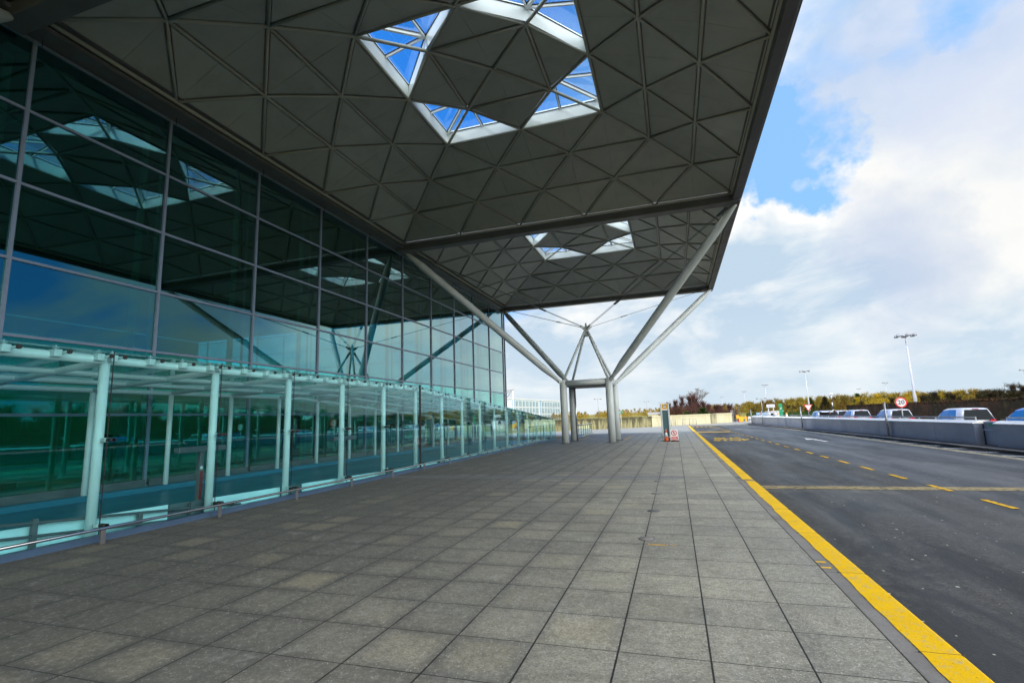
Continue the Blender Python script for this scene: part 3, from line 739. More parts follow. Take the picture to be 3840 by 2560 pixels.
# ------------------------------------------------------------------ steel tree columns
def tree(yc):
    e = empty('steel_tree_column', (9, yc, 0), '', 'steel column')
    w = 1.4774; zt = 3.86
    for sx in (-1, 1):
        for sy in (-1, 1):
            x, y = 9 + sx * w, yc + sy * w
            MB().tube([(x, y, 0), (x, y, 3.15), (x, y, 3.16), (x, y, 4.02)], [.232, .232, .226, .226], 24).build('column', 'steel', e)
            MB().lathe((x, y, 0), [(.40, .0), (.40, .025), (.38, .03)], 32).build('base_plate', 'steel_dark', e)
            # branch
            cx, cy = 9 + sx * 8.86, yc + sy * 8.80
            a = V((x + sx * .2, y + sy * .2, 3.98)); b = V((cx, cy, 11.42)); d = (b - a)
            pts = [a + d * t for t in (0, .02, .11, .5, .90, .985, 1.)]
            MB().tube(pts, [.10, .12, .215, .215, .215, .11, .09], 20).build('branch', 'steel', e)
            kn = MB(); kn.bar(a - d * .03, a + d * .045, .07, .26); kn.lathe((0, 0, 0), [(.001, 0)], 3) if False else None
            s_ = d.cross(V((0, 0, 1))).normalized()
            kn.tube([a - s_ * .13, a + s_ * .13], .10, 14); kn.build('pin_joint', 'steel', e)
            # pyramid strut
            MB().tube([(x, y, 3.95), (9 + sx * .10, yc + sy * .10, 7.35)], .085, 14).build('pyramid_strut', 'steel', e)
            # tie rods, doubled, with a turnbuckle
            ap = V((9 + sx * .30, yc + sy * .30, 7.72)); bb = V((cx - sx * .35, cy - sy * .35, 11.40)); dd = bb - ap
            sd = dd.cross(V((0, 0, 1))).normalized()
            cb = MB()
            for o_ in (-.055, .055): cb.tube([ap + sd * o_, bb + sd * o_], .014, 6)
            cbo = cb.build('tie_rod', 'cable', e)
            tbk = MB(); tbk.bar(ap + dd * .235, ap + dd * .275, .17, .06); o = tbk.build('turnbuckle', 'steel_dark'); o.parent = cbo
            tbk2 = MB(); tbk2.bar(ap + dd * .95, ap + dd * 1.0, .16, .06); o = tbk2.build('end_clamp', 'steel_dark'); o.parent = cbo
    hub = MB(); hub.lathe((9, yc, 0), [(.09, 7.02), (.13, 7.08), (.14, 7.4), (.10, 7.5), (.09, 7.75), (.07, 7.76), (.06, 7.95)], 16)
    for sx in (-1, 1):
        for sy in (-1, 1):
            p = V((sx, sy, 0)).normalized(); t = V((-p.y, p.x, 0)) * .03; c0 = V((9, yc, 0))
            poly = [c0 + p * .05 + V((0, 0, 7.35)), c0 + p * .45 + V((0, 0, 7.66)), c0 + p * .48 + V((0, 0, 7.80)), c0 + p * .25 + V((0, 0, 7.72)), c0 + p * .05 + V((0, 0, 7.70))]
            hub.prism([v - t for v in poly], t * 2)
    hub.build('apex_casting', 'steel', e)
    for a, b in (((-1, -1), (1, -1)), ((1, -1), (1, 1)), ((1, 1), (-1, 1)), ((-1, 1), (-1, -1))):
        p, q = V((9 + a[0] * w, yc + a[1] * w, zt - .05)), V((9 + b[0] * w, yc + b[1] * w, zt - .05)); d = (q - p).normalized()
        MB().tube([p + d * .2, q - d * .2], .165, 18).build('ring_beam', 'steel', e)
    MB().bbox(9 - w + .05, 9 + w - .25, yc - w + .12, yc + w - .12, 3.98, 4.03, .01).build('service_tray', 'steel', e)
    MB().box(9 - w + .24, 9 + w - .24, yc - w + .10, yc + w - .1, 3.60, 3.66).build('soffit_plate', 'steel_dark', e)
    dp = MB(); dp.tube([(9 - w + .24, yc + w - .16, 0), (9 - w + .24, yc + w - .16, 3.7)], .045, 10); dp.build('downpipe', 'chrome', e)
    return e
tr = tree(27); tr['label'] = 'grey steel tree column with four splayed branches standing on the pavement ahead'; tr['group'] = 'steel tree columns'
copy_tree(tr, (0, -36, 0), 'steel tree column whose thick branch end meets the roof corner at top left')

# ------------------------------------------------------------------ glass canopy beside the facade
gc = empty('glass_walkway_canopy', (3, 10, 0), 'low glass walkway enclosure on white tubular posts along the terminal facade', 'glass canopy')
PX = 5.30; BX = .30
def ztop(y): return 2.99 if y < 9.62 else 2.97 - (y - 9.62) * .067
posts = [-4.95, -2.88, -.79, 1.35, 3.44, 5.55, 7.70, 9.83, 12.0, 14.05, 16.17, 18.2, 20.3, 22.4, 24.5, 26.6, 28.7, 30.8]
for y in posts:
    zt = ztop(y) - .12
    MB().tube([(PX, y, 0), (PX, y, zt)], .074, 16).build('front_post', 'white_tube', gc)
    zb = zt - .12
    MB().tube([(BX, y + .9, .12), (BX, y + .9, zb)], .066, 14).build('back_post', 'white_tube', gc)
    MB().tube([(PX - .06, y, zt - .03), (BX + .05, y + .9, zb)], .06, 10).build('rafter_tube', 'white_tube', gc)
pts = [(PX, -8, 2.87), (PX, 9.7, 2.86), (PX, 31, ztop(31) - .13)]
MB().tube(pts, .075, 14).build('eaves_tube', 'white_tube', gc)
pts = [(BX, -8, 2.75), (BX, 9.7, 2.74), (BX, 31, ztop(31) - .25)]
MB().tube(pts, .06, 12).build('wall_tube', 'white_tube', gc)
for xx in (1.9, 3.6): MB().tube([(xx, -8, 2.80), (xx, 9.7, 2.79), (xx, 31, ztop(31) - .2)], .05, 10).build('purlin_tube', 'white_tube', gc)
joints = [-7.2, -5.05, -2.95, -.86, 1.22, 3.28, 5.40, 7.43, 9.62, 11.8, 14.0, 16.1, 18.2, 20.3, 22.4, 24.5, 26.6, 28.7, 31.0]
for i in range(len(joints) - 1):
    y0, y1 = joints[i] + .008, joints[i + 1] - .008
    MB().prism([(5.6, y0, .10), (5.6, y1, .10), (5.6, y1, ztop(y1 - .01) + .0), (5.6, y0, ztop(y0 + .01))], (.012, 0, 0)).build('glass_panel', 'canglass', gc)
    za, zb = ztop(y0) - .02, ztop(y1) - .02
    MB().prism([(5.57, y0, za), (5.57, y1, zb), (2.8, y1, zb - .05), (2.8, y0, za - .05)], (0, 0, .012)).build('roof_glass', 'canroof', gc)
    MB().prism([(2.78, y0, za - .05), (2.78, y1, zb - .05), (.02, y1, zb - .1), (.02, y0, za - .1)], (0, 0, .012)).build('roof_glass', 'canroof', gc)
    MB().box(5.604, 5.61, y0 - .016, y0, .1, ztop(y0) - .0).build('silicone_joint', 'black', gc)
MB().box(5.585, 5.63, 9.59, 9.65, .0, 2.99).build('movement_joint', 'black', gc)
MB().box(5.52, 5.64, -9, 9.6, .0, .095).build('base_channel', 'blue_strip', gc)
MB().box(5.52, 5.64, 9.64, 31, .0, .095).build('base_channel', 'blue_strip', gc)
def spider(y, z, parent, top):
    b = MB()
    if top:
        for dy in (-.0,):
            b.bbox(PX + .02, PX + .18, y - .055, y + .055, z - .03, z + .085, .012)
            b.tube([(PX + .1, y, z + .08), (PX + .1, y, z + .15)], .012, 8); b.lathe((PX + .1, y, z + .10), [(.03, 0), (.045, .012), (.03, .02)], 12)
            b.tube([(PX + .16, y + .06, z + .04), (5.60, y + .06, z + .04)], .022, 8)
    return b
bolts = []
for i in range(len(joints) - 1):
    y0, y1 = joints[i], joints[i + 1]
    if y0 > 29: continue
    for t in (.05, .36, .66, .95):
        y = y0 + (y1 - y0) * t; z = ztop(y) - .13
        far = y > 16
        b = spider(y, z, gc, True); o = b.build('glass_clamp', 'clamp', gc)
        c = MB(); c.tube([(5.612, y + .06, z + .04), (5.635, y + .06, z + .04)], .034, 12); c.build('bolt_cap', 'black').parent = o
    # mid-height and foot clamps at each post
    for z in (1.55, .22):
        if y0 < -6: continue
        py = min(posts, key=lambda p: abs(p - y0))
        b = MB(); ya, yb = min(py, y0 - .11), y0 + .11
        b.bbox(5.40, 5.50, py - .03, yb, z - .035, z + .035, .01); o = b.build('post_clamp', 'clamp', gc)
        for yy in (py + .03, yb - .03):
            c = MB(); c.tube([(5.50, yy, z), (5.635, yy, z)], .03, 12); c.build('bolt_cap', 'black').parent = o
# interior of the canopy: blue ramp floor, frosted lower panels, ramp rails, T stands
MB().box(-.3, 5.5, -9, 31, -.02, .012).build('ramp_floor', 'ramp_blue', gc)
MB().box(.10, .42, -9, 31, .02, .16).build('back_kerb', 'ramp_blue', gc)
zp = lambda y: max(.10, .38 - (y + 1.7) * .022)
for i, (a, b) in enumerate(((-7.0, -2.9), (-2.6, .62), (1.55, 3.45), (4.2, 7.9), (8.5, 11.9), (12.6, 16.2), (16.8, 20.4), (21., 25.))):
    MB().prism([(5.12, a, .02), (5.12, b, .02), (5.12, b, zp(b) - .03), (5.12, a, zp(a) - .03)], (.03, 0, 0)).build('frosted_panel', 'film', gc)
for a, b in ((.64, 1.53), (3.47, 4.18), (7.92, 8.48), (11.92, 12.58)):
    MB().prism([(5.12, a, .02), (5.12, b, .02), (5.12, b, zp(b) - .03), (5.12, a, zp(a) - .03)], (.03, 0, 0)).build('grey_infill_panel', 'film_grey', gc)
MB().box(5.16, 5.5, -9, 29, .015, .03).build('white_floor_strip', 'film', gc)
rr = empty('ramp_handrail', (5.2, 0, 0), 'low dark double rail sloping down behind the glass wall at lower left', 'handrail')
for z0, sl in ((.43, -.10), (.24, -.10)):
    MB().tube([(5.24, -6.0, z0 + .40), (5.24, -1.9, z0), (5.24, 1.2, z0 + sl * 3.1 + .04), (5.24, 2.2, .06)], .022, 8).build('rail', 'rail_post', rr)
for y in (-4.6, -3.2, -1.55, -.0, 1.0): MB().box(5.21, 5.27, y, y + .07, 0, .62 - .10 * (y + 3.2) if y < 0 else .28).build('post', 'rail_post', rr)
for k, (y, lb) in enumerate(((1.72, 'dark T shaped stand with a red sticker behind the glass wall, nearer one'), (6.6, 'dark T shaped stand behind the glass wall, farther one without sticker'))):
    e = empty('barrier_stand', (4.6, y, 0), lb, 'stand', 'T shaped stands behind the glass')
    MB().bbox(4.55, 4.65, y - .05, y + .05, 0, 1.22, .01).build('post', 'rail_post', e)
    MB().bbox(4.52, 4.68, y - .56, y + .56, 1.20, 1.32, .01).build('crossbar', 'rail_post', e)
    if k == 0:
        MB().box(4.652, 4.656, y - .045, y + .03, .22, .80).build('red_sticker', 'sticker_red', e)
        MB().lathe((0, 0, 0), [(.032, 0), (.032, .004)], 16)
        c = MB(); c.tube([(4.652, y - .01, .87), (4.656, y - .01, .87)], .035, 16); c.build('round_sticker', 'signwhite', e)

# stainless rail in front of the glass
hr = empty('steel_guard_rail', (5.85, 10, 0), 'low polished steel guard rail running along the foot of the glass wall', 'guard rail')
def zr(y): return .22 - .016 * max(0, y) if y < 8 else .10
MB().tube([(5.86, -8, .235), (5.86, 0, .225), (5.86, 6, .225), (5.86, 27, .225)], .024, 12).build('rail', 'chrome', hr)
for k in range(-3, 14):
    y = -.97 + 2.08 * k
    if y > 26: break
    MB().bbox(5.84, 5.88, y - .035, y + .035, 0, .205, .006).build('post', 'rail_post', hr)

# ------------------------------------------------------------------ glass balustrade by the tree column
bl = empty('glass_balustrade', (7.4, 33, 0), 'chest high glass balustrade with steel rails behind the tree column', 'balustrade')
ys = [29.6 + 1.05 * k for k in range(9)]
for y in ys: MB().bar((7.25, y, 0), (7.25, y, 1.0), .05, .03, up=(0, 1, 0)).build('post', 'rail_post', bl)
for i in range(8): MB().box(7.244, 7.256, ys[i] + .03, ys[i + 1] - .03, .15, .93).build('glass_panel', 'clearglass', bl)
MB().tube([(7.25, 29.4, 1.03), (7.25, 38.1, 1.03)], .035, 12).build('top_rail', 'chrome', bl)
MB().tube([(7.37, 29.4, .14), (7.37, 38.1, .14)], .03, 12).build('kick_rail', 'chrome', bl)

# ------------------------------------------------------------------ bus stop totem, cones, sign
def ellipse(cx, cz, rx, rz, n=28): return [(cx + rx * math.cos(2 * math.pi * k / n), cz + rz * math.sin(2 * math.pi * k / n)) for k in range(n)]
def flat(pts, y, d=.004): return MB().prism([(x, y, z) for x, z in pts], (0, d, 0))
def ring(cx, cz, r0, r1, y, d=.004, n=32):
    mb = MB(); vs = []
    for r in (r0, r1):
        for yy in (y, y + d):
            vs += [(cx + r * math.cos(2 * math.pi * k / n), yy, cz + r * math.sin(2 * math.pi * k / n)) for k in range(n)]
    f = []
    for k in range(n):
        k2 = (k + 1) % n
        f += [(k, k2, 2 * n + k2, 2 * n + k), (n + k, n + k2, 3 * n + k2, 3 * n + k), (2 * n + k, 2 * n + k2, 3 * n + k2, 3 * n + k), (k, k2, n + k2, n + k)]
    mb.add(vs, f); return mb
tt = empty('bus_stop_totem', (13.72, 26.15, 0), 'tall dark teal bus stop totem with a yellow bus symbol header on the pavement', 'bus stop sign')
TX0, TX1, TY = 13.46, 14.00, 26.15
MB().bbox(TX0, TX0 + .10, TY - .06, TY + .16, 0, 2.27, .02).build('side_frame', 'steel', tt)
MB().bbox(TX1 - .10, TX1, TY - .06, TY + .16, 0, 2.27, .02).build('side_frame', 'steel', tt)
MB().box(TX0 + .10, TX1 - .10, TY, TY + .08, .03, 1.86).build('panel', 'teal_sign', tt)
hd = MB().box(TX0 + .10, TX1 - .10, TY - .02, TY + .08, 1.90 + .04, 2.26).build('header', 'yellow_sign', tt)
MB().box(TX0 + .10, TX1 - .10, TY - .02, TY + .08, 1.865, 1.937).build('white_strip', 'signwhite', tt)
cx = (TX0 + TX1) / 2
def subp(mb, nm, mt, par): o = mb.build(nm, mt); o.parent = par; return o
subp(flat(ellipse(cx, 2.11, .118, .118), TY - .026), 'symbol_disc', 'signblack', hd)
subp(flat([(cx - .075, 2.05), (cx - .055, 2.04), (cx - .055, 2.02), (cx - .03, 2.02), (cx - .03, 2.04), (cx + .03, 2.04), (cx + .03, 2.02), (cx + .055, 2.02), (cx + .055, 2.04), (cx + .075, 2.05), (cx + .075, 2.15), (cx + .05, 2.19), (cx - .05, 2.19), (cx - .075, 2.15)], TY - .031), 'bus_symbol', 'signwhite', hd)
subp(flat([(cx - .052, 2.115), (cx + .052, 2.115), (cx + .045, 2.16), (cx - .045, 2.16)], TY - .036), 'bus_symbol_screen', 'signblack', hd)
hp = MB(); hp.tube([(TX0 - .12, TY - .02, .25), (TX0 - .10, TY - .26, .25), (TX1 + .10, TY - .26, .25), (TX1 + .12, TY - .02, .25)], .016, 8)
hp.tube([(TX0 - .12, TY - .02, .25), (TX0 - .12, TY + .2, .25), (TX1 + .12, TY + .2, .25), (TX1 + .12, TY - .02, .25)], .016, 8); hp.build('guard_hoop', 'chrome', tt)
MB().bbox(TX0 - .1, TX1 + .1, TY - .1, TY + .2, 0, .02, .004).build('base_plate', 'steel_dark', tt)

def cone(x, y, s, label):
    e = empty('traffic_cone', (x, y, 0), label, 'traffic cone')
    MB().bbox(x - .19 * s, x + .19 * s, y - .19 * s, y + .19 * s, .0, .035, .012).build('base', 'rubber', e)
    MB().lathe((x, y, 0), [(.145 * s, .03), (.14 * s, .05), (.108 * s, .27 * s)], 20).build('body', 'orange', e)
    MB().lathe((x, y, 0), [(.108 * s, .27 * s), (.062 * s, .55 * s)], 20).build('reflective_band', 'white', e)
    MB().lathe((x, y, 0), [(.062 * s, .55 * s), (.026 * s, .75 * s), (.018 * s, .755 * s)], 20).build('tip', 'orange', e)
    return e
cone(13.70, 25.70, .96, 'orange and white traffic cone standing in front of the bus stop totem')
c2 = empty('sign_cone', (14.20, 25.42, 0), 'squat orange cone on a dark round base carrying the white sign board', 'traffic cone')
MB().lathe((14.20, 25.42, 0), [(.24, 0), (.24, .03), (.21, .05)], 24).build('base', 'rubber', c2)
MB().lathe((14.20, 25.42, 0), [(.15, .045), (.115, .26), (.05, .62), (.04, .66)], 20).build('body', 'orange', c2)
sg = empty('no_pedestrians_sign', (14.17, 25.28, .1), 'white board with a red ring and red text block, no pedestrians, leaning on the cone', 'sign')
rot = Matrix.Rotation(R(-2.5), 3, 'Y')
def srot(mb):
    c0 = V((14.17, 25.24, .40)); mb.v = [tuple(rot @ (V(v) - c0) + c0) for v in mb.v]; return mb
srot(MB().bbox(13.95, 14.39, 25.235, 25.25, .09, .71, .004)).build('board', 'signwhite', sg)
srot(ring(14.17, .50, .125, .165, 25.229)).build('red_ring', 'red', sg)
ws = MB(); ws.bar((14.07, 25.227, .595), (14.27, 25.227, .405), .004, .022, up=(0, 1, 0)); ws2 = MB(); ws2.prism([(14.062, 25.229, .60), (14.082, 25.229, .615), (14.28, 25.229, .40), (14.26, 25.229, .385)], (0, .004, 0))
srot(ws2).build('red_slash', 'red', sg)
mn = MB()
for poly in ([(14.155, .555), (14.185, .555), (14.195, .50), (14.18, .47), (14.15, .47), (14.145, .50)], [(14.15, .475), (14.165, .475), (14.145, .40), (14.125, .40)], [(14.165, .475), (14.182, .475), (14.215, .40), (14.195, .40)],
             [(14.15, .55), (14.16, .54), (14.125, .49), (14.115, .50)], [(14.18, .55), (14.19, .545), (14.225, .50), (14.215, .49)]): mn.prism([(x, 25.231, z) for x, z in poly], (0, .003, 0))
mn.prism([(x, 25.231, z) for x, z in ellipse(14.17, .58, .017, .02, 12)], (0, .003, 0))
srot(mn).build('walking_figure', 'signblack', sg)
srot(MB().box(13.985, 14.355, 25.230, 25.234, .115, .285)).build('red_text_block', 'red', sg)
tl = MB()
for j in range(3):
    x = 14.03
    while x < 14.29:
        w_ = random.uniform(.025, .06); tl.box(x, x + w_, 25.226, 25.229, .135 + .048 * j, .155 + .048 * j); x += w_ + .012
srot(tl).build('white_text_lines', 'signwhite', sg)

# ------------------------------------------------------------------ parapet wall, mesh fences, green exit sign
pw = empty('parapet_wall', (11.6, 63.4, 0), 'long concrete parapet wall, dark stained at left and cream at right', 'parapet wall')
def wallseg(a, b, z1, mat, nm, th=.45):
    a, b = V(a), V(b); d = (b - a).normalized(); n = V((-d.y, d.x, 0)) * th
    m = MB(); m.prism([a, b, b + n, a + n], (0, 0, z1)); m.build(nm, mat, pw)
    m = MB(); s = V((d.y, -d.x, 0)) * .06; zz = V((0, 0, z1 - .16)); m.prism([a + s + zz, b + s + zz, b + n - s + zz, a + n - s + zz], (0, 0, .18)); m.build('coping', mat, pw)
wallseg((-20, 37.5, 0), (11.35, 62.4, 0), 1.36, 'parapet_dark', 'stained_section')
wallseg((11.38, 62.45, 0), (19.2, 72.6, 0), 1.40, 'parapet_cream', 'cream_section')
wallseg((19.24, 72.65, 0), (20.1, 73.8, 0), 1.40, 'parapet_band', 'stained_pier', .5)
wallseg((20.14, 73.85, 0), (22.6, 77.4, 0), 1.42, 'parapet_cream', 'cream_section')
for i, (x0, y0, x1, y1, lb) in enumerate([(13.2, 60.6, 14.3, 64.6, 'low wire mesh guard fence panel before the cream parapet, left one'), (15.2, 64.6, 17.0, 66.6, 'low wire mesh guard fence panel before the cream parapet, right one')]):
    e = empty('mesh_fence', (x0, y0, 0), lb, 'fence', 'mesh fence panels by the parapet')
    a, b = V((x0, y0, 0)), V((x1, y1, 0))
    for t in (0, .5, 1):
        p = a.lerp(b, t); MB().tube([p, p + V((0, 0, .92))], .03, 8).build('post', 'grey_metal', e)
    m = MB()
    for z in (.1, .85): m.tube([a + V((0, 0, z)), b + V((0, 0, z))], .014, 6)
    n = 22
    for k in range(1, n): p = a.lerp(b, k / n); m.tube([p + V((0, 0, .1)), p + V((0, 0, .85))], .005, 4)
    m.build('mesh_panel', 'grey_metal', e)
gs = empty('green_direction_sign', (7.78, 58.2, 0), 'small green direction sign on a slim post by the stained parapet', 'sign')
MB().tube([(7.83, 58.2, 0), (7.83, 58.2, 2.2)], .03, 8).build('post', 'white', gs)
MB().bbox(7.67, 8.10, 58.12, 58.16, 1.87, 2.17, .01).build('panel', 'green_sign', gs)
m = MB(); m.prism([(7.95, 58.11, 2.0), (8.02, 58.11, 2.06), (8.02, 58.11, 2.02), (8.07, 58.11, 2.02), (8.07, 58.11, 1.98), (8.02, 58.11, 1.98), (8.02, 58.11, 1.94)], (0, .006, 0))
m.prism([(7.71, 58.11, 1.93), (7.82, 58.11, 1.93), (7.82, 58.11, 2.10), (7.71, 58.11, 2.10)], (0, .006, 0)); m.build('white_symbols', 'signwhite', gs)

# ------------------------------------------------------------------ traffic island: kerb, panel walls, rails, posts
def xw(y): return 25.75 - (y - 17.7) * .0295 - max(0, y - 45) * .012
def curve_strip(x0f, x1f, ys, z0, z1):
    m = MB(); n = len(ys); vs = []
    for y in ys: vs += [(x0f(y), y, z0), (x1f(y), y, z0), (x1f(y), y, z1), (x0f(y), y, z1)]
    fs = []
    for i in range(n - 1):
        b = 4 * i; fs += [(b + k, b + (k + 1) % 4, b + 4 + (k + 1) % 4, b + 4 + k) for k in range(4)]
    fs += [(0, 1, 2, 3), (4 * n - 4, 4 * n - 3, 4 * n - 2, 4 * n - 1)]
    m.add(vs, fs); return m
yy = [-20, -5, 5, 12, 18, 25, 32, 40, 48, 55, 62, 68]
structure(curve_strip(lambda y: xw(y) - .62 - max(0, y - 55) * .04, lambda y: xw(y) + 2.2, yy, -.3, 0.0), 'island_kerb', 'kerbdark')
kt = curve_strip(lambda y: xw(y) - .64 - max(0, y - 55) * .04, lambda y: xw(y) - .50 - max(0, y - 55) * .04, yy, -.02, .012); structure(kt, 'island_kerb_stone', 'kerbstone')
iw = []
def island_wall(y0, y1, label, ny):
    e = empty('island_barrier_wall', (xw((y0 + y1) / 2), (y0 + y1) / 2, 0), label, 'barrier wall', 'panel clad barrier walls on the traffic island')
    k = max(1, round((y1 - y0) / 3.1)); h = .83
    for i in range(k):
        a, b = y0 + (y1 - y0) * i / k, y0 + (y1 - y0) * (i + 1) / k
        m = MB(); m.prism([(xw(a), a + .008, .01), (xw(b), b - .008, .01), (xw(b) + .5, b - .008, .01), (xw(a) + .5, a + .008, .01)], (0, 0, h)); m.build('wall_panel', 'wallpanel', e)
    m = MB(); prof = [(-.05, h + .01), (-.05, h + .035), (.20, h + .13), (.34, h + .13), (.56, h + .04), (.56, h + .01)]
    m.add([(xw(yy_) + a_, yy_, z_) for yy_ in (y0 - .02, y1 + .02) for a_, z_ in prof], [(i, (i + 1) % 6, 6 + (i + 1) % 6, 6 + i) for i in range(6)] + [tuple(range(6)), tuple(range(6, 12))]); m.build('coping', 'white', e)
    a, b = y0 + .3, y1 - .3
    MB().tube([(xw(a) + .25, a, 1.07), (xw(b) + .25, b, 1.07)], .028, 8).build('rail', 'grey_metal', e)
    y = a
    while y <= b: MB().box(xw(y) + .23, xw(y) + .27, y, y + .05, .92, 1.06).build('rail_post', 'grey_metal', e); y += 1.55
    return e
island_wall(-8, 17.2, 'nearest grey panel barrier wall on the island at the right edge', 6)
island_wall(18.5, 49.2, 'long middle grey panel barrier wall on the island with white coping', 12)
island_wall(50.0, 67.5, 'farthest short grey panel barrier wall on the island', 6)
tr2 = empty('gap_box', (26.2, 17.8, 0), 'grey utility box filling the gap between two island barrier walls', 'utility box')
MB().bbox(25.95, 26.45, 17.25, 18.3, 0, .92, .02).build('body', 'wallpanel', tr2)
MB().box(25.93, 25.96, 17.5, 17.95, .74, .87).build('green_label', 'green_sign', tr2)
m = MB(); m.tube([(25.92, 17.26, .66), (25.86, 17.3, .60), (25.86, 18.3, .60), (25.92, 18.36, .66)], .012, 6); m.build('handle_bar', 'chrome', tr2)
MB().box(25.98, 26.05, 18.32, 18.46, 0, .82).build('dark_joint', 'black', tr2)
for i, (y, h, lb) in enumerate([(26.25, 1.82, 'slim grey post at the near island wall, nearest and tallest in the picture'), (43.5, 1.80, 'slim grey post on the island kerb, second along the wall'),
                            (60., 1.55, 'slim grey post on the island, third along, before the far wall'), (66.8, 1.75, 'slim grey post at the far tip of the island')]):
    e = empty('island_post', (xw(y) - .12, y, 0), lb, 'post', 'slim posts in front of the island wall')
    MB().tube([(xw(y) - .12, y, 0), (xw(y) - .12, y, h)], .055 if i == 0 else .05, 12).build('pole', 'grey_metal', e)
    MB().lathe((xw(y) - .12, y, h), [(.06, 0), (.06, .03), (.02, .05)], 12).build('cap', 'grey_metal', e)
    MB().bbox(xw(y) - .01, xw(y) + .04, y - .06, y + .06, h - .24, h - .02, .01).build('bracket', 'black', e)

# ------------------------------------------------------------------ vehicles
def make_van(x, yr, body, label, L=4.55, W=1.86, zg=-.40, hgt=1.74, glassm='car_glass_blue', open_tail=False, group='vehicles parked beyond the island wall'):
    """people carrier heading +Y, rear at yr, left side at x"""
    e = empty('parked_minivan', (x + W / 2, yr + L / 2, zg), label, 'minivan', group)
    cx = x + W / 2; hw = W / 2
    # stations along length for lower body / belt / roof (each its own y so that pillars slope)
    # u 0..1 along car;  lower y, belt y, roof y
    U = [0, .06, .2, .38, .56, .72, .86, 1.]
    low = [.02, .25, .9, 1.7, 2.6, 3.3, 4.0, L]
    belt = [.0, .26, .95, 1.75, 2.6, 3.25, 3.85, 4.30]
    roof = [.26, .42, 1.1, 1.75, 2.3, 2.62, 2.80, 2.9]
    zb = [.98, .98, .97, .95, .93, .92, .84, .62]
    zr_ = [1.67, 1.715, 1.735, 1.74, 1.73, 1.67, 1.58, 1.50]
    secs = []
    for i in range(len(U)):
        fl = 1 - .10 * (i == 0) - .12 * (i == 7) - .04 * (i == 6)
        w = hw * fl; k = hgt / 1.74
        half = [(w * .55, low[i], .22), (w * .93, low[i], .26), (w * 1., low[i] - .02 * (i == 0), .55), (w * .99, belt[i], zb[i] * k),
                (w * (.90 if i < 7 else .6), belt[i] + (roof[i] - belt[i]) * .5, (zb[i] + (zr_[i] - zb[i]) * .5) * k),
                (w * .78, roof[i], (zr_[i] - .05) * k), (w * .60, roof[i] + .01, zr_[i] * k), (0, roof[i] + .015, (zr_[i] + .012) * k)]
        secs.append(half)
    def P(i, j, s): a = secs[i][j]; return V((cx + s * a[0], yr + a[1], zg + a[2]))
    def quad(vs): m = MB(); m.add(vs, [(0, 1, 2, 3)]); return m
    b = MB(); n = 15; vs = []
    for i in range(len(U)):
        vs += [P(i, j, -1) for j in range(8)] + [P(i, j, 1) for j in range(6, -1, -1)]
    fs = [(i * n + j, i * n + j + 1, (i + 1) * n + j + 1, (i + 1) * n + j) for i in range(7) for j in range(14)]
    b.add(vs, fs, True); b.f.append(tuple(range(n))); b.sm.append(False); b.f.append(tuple(range(7 * n, 8 * n))[::-1]); b.sm.append(False)
    body_o = b.build('body', body, e)
    def bil(A, B, C, D_, u, v): return A.lerp(B, u).lerp(D_.lerp(C, u), v)
    def pane(A, B, C, D_, u0, u1, v0, v1, off, nm, mt, par=e):
        q = [bil(A, B, C, D_, u, v) for u, v in ((u0, v0), (u1, v0), (u1, v1), (u0, v1))]
        nrm = (q[1] - q[0]).cross(q[3] - q[0]).normalized()
        if nrm.dot(q[0] - V((cx, yr + L / 2, zg + .9))) < 0: nrm = -nrm
        m = MB(); m.prism([p + nrm * off for p in q], nrm * .012); return m.build(nm, mt, par)
    for s in (-1, 1):
        for nm, i0, i1, u0, u1 in (('rear_side_window', 0, 2, .10, .98), ('rear_door_window', 2, 3, .04, .98), ('front_door_window', 3, 5, .02, .95), ('quarter_window', 5, 6, .05, .8)):
            for (ja, jb, va, vb) in ((3, 4, .10, 1.0), (4, 5, .0, .86)):
                A_, B_, C_, D_ = P(i0, ja, s), P(i1, ja, s), P(i1, jb, s), P(i0, jb, s)
                pane(A_, B_, C_, D_, u0, u1, va, vb, .004 + .002 * (i0 == 0), nm, glassm)
    # rear: black trim + window, lights, plate
    A_, B_, C_, D_ = P(0, 3, -1), P(0, 3, 1), P(0, 5, 1), P(0, 5, -1)
    if not open_tail:
        pane(A_, B_, C_, D_, .03, .97, .0, .995, .008, 'rear_window', 'car_glass')
    else:
        pane(A_, B_, C_, D_, .06, .94, .0, .96, .008, 'boot_opening', 'car_trim')
        tg = MB(); c0 = V((cx, yr + .42, zg + 1.70)); tg.prism([c0 + V((-.72, 0, 0)), c0 + V((.72, 0, 0)), c0 + V((.78, -.75, .02)), c0 + V((.6, -1.0, -.10)), c0 + V((-.6, -1.0, -.10)), c0 + V((-.78, -.75, .02))], (0, .02, .06)); tgo = tg.build('tailgate', body, e)
        w_ = MB(); w_.prism([c0 + V((-.62, -.1, -.012)), c0 + V((.62, -.1, -.012)), c0 + V((.6, -.66, -.002)), c0 + V((-.6, -.66, -.002))], (0, .0, .008)); w_.build('tailgate_window', 'car_glass').parent = tgo
    m = MB(); m.bbox(cx - .17, cx + .17, yr + .22, yr + .27, zg + 1.69 * hgt / 1.74 - .03, zg + 1.69 * hgt / 1.74, .006); m.build('high_brake_light', 'tail', e)
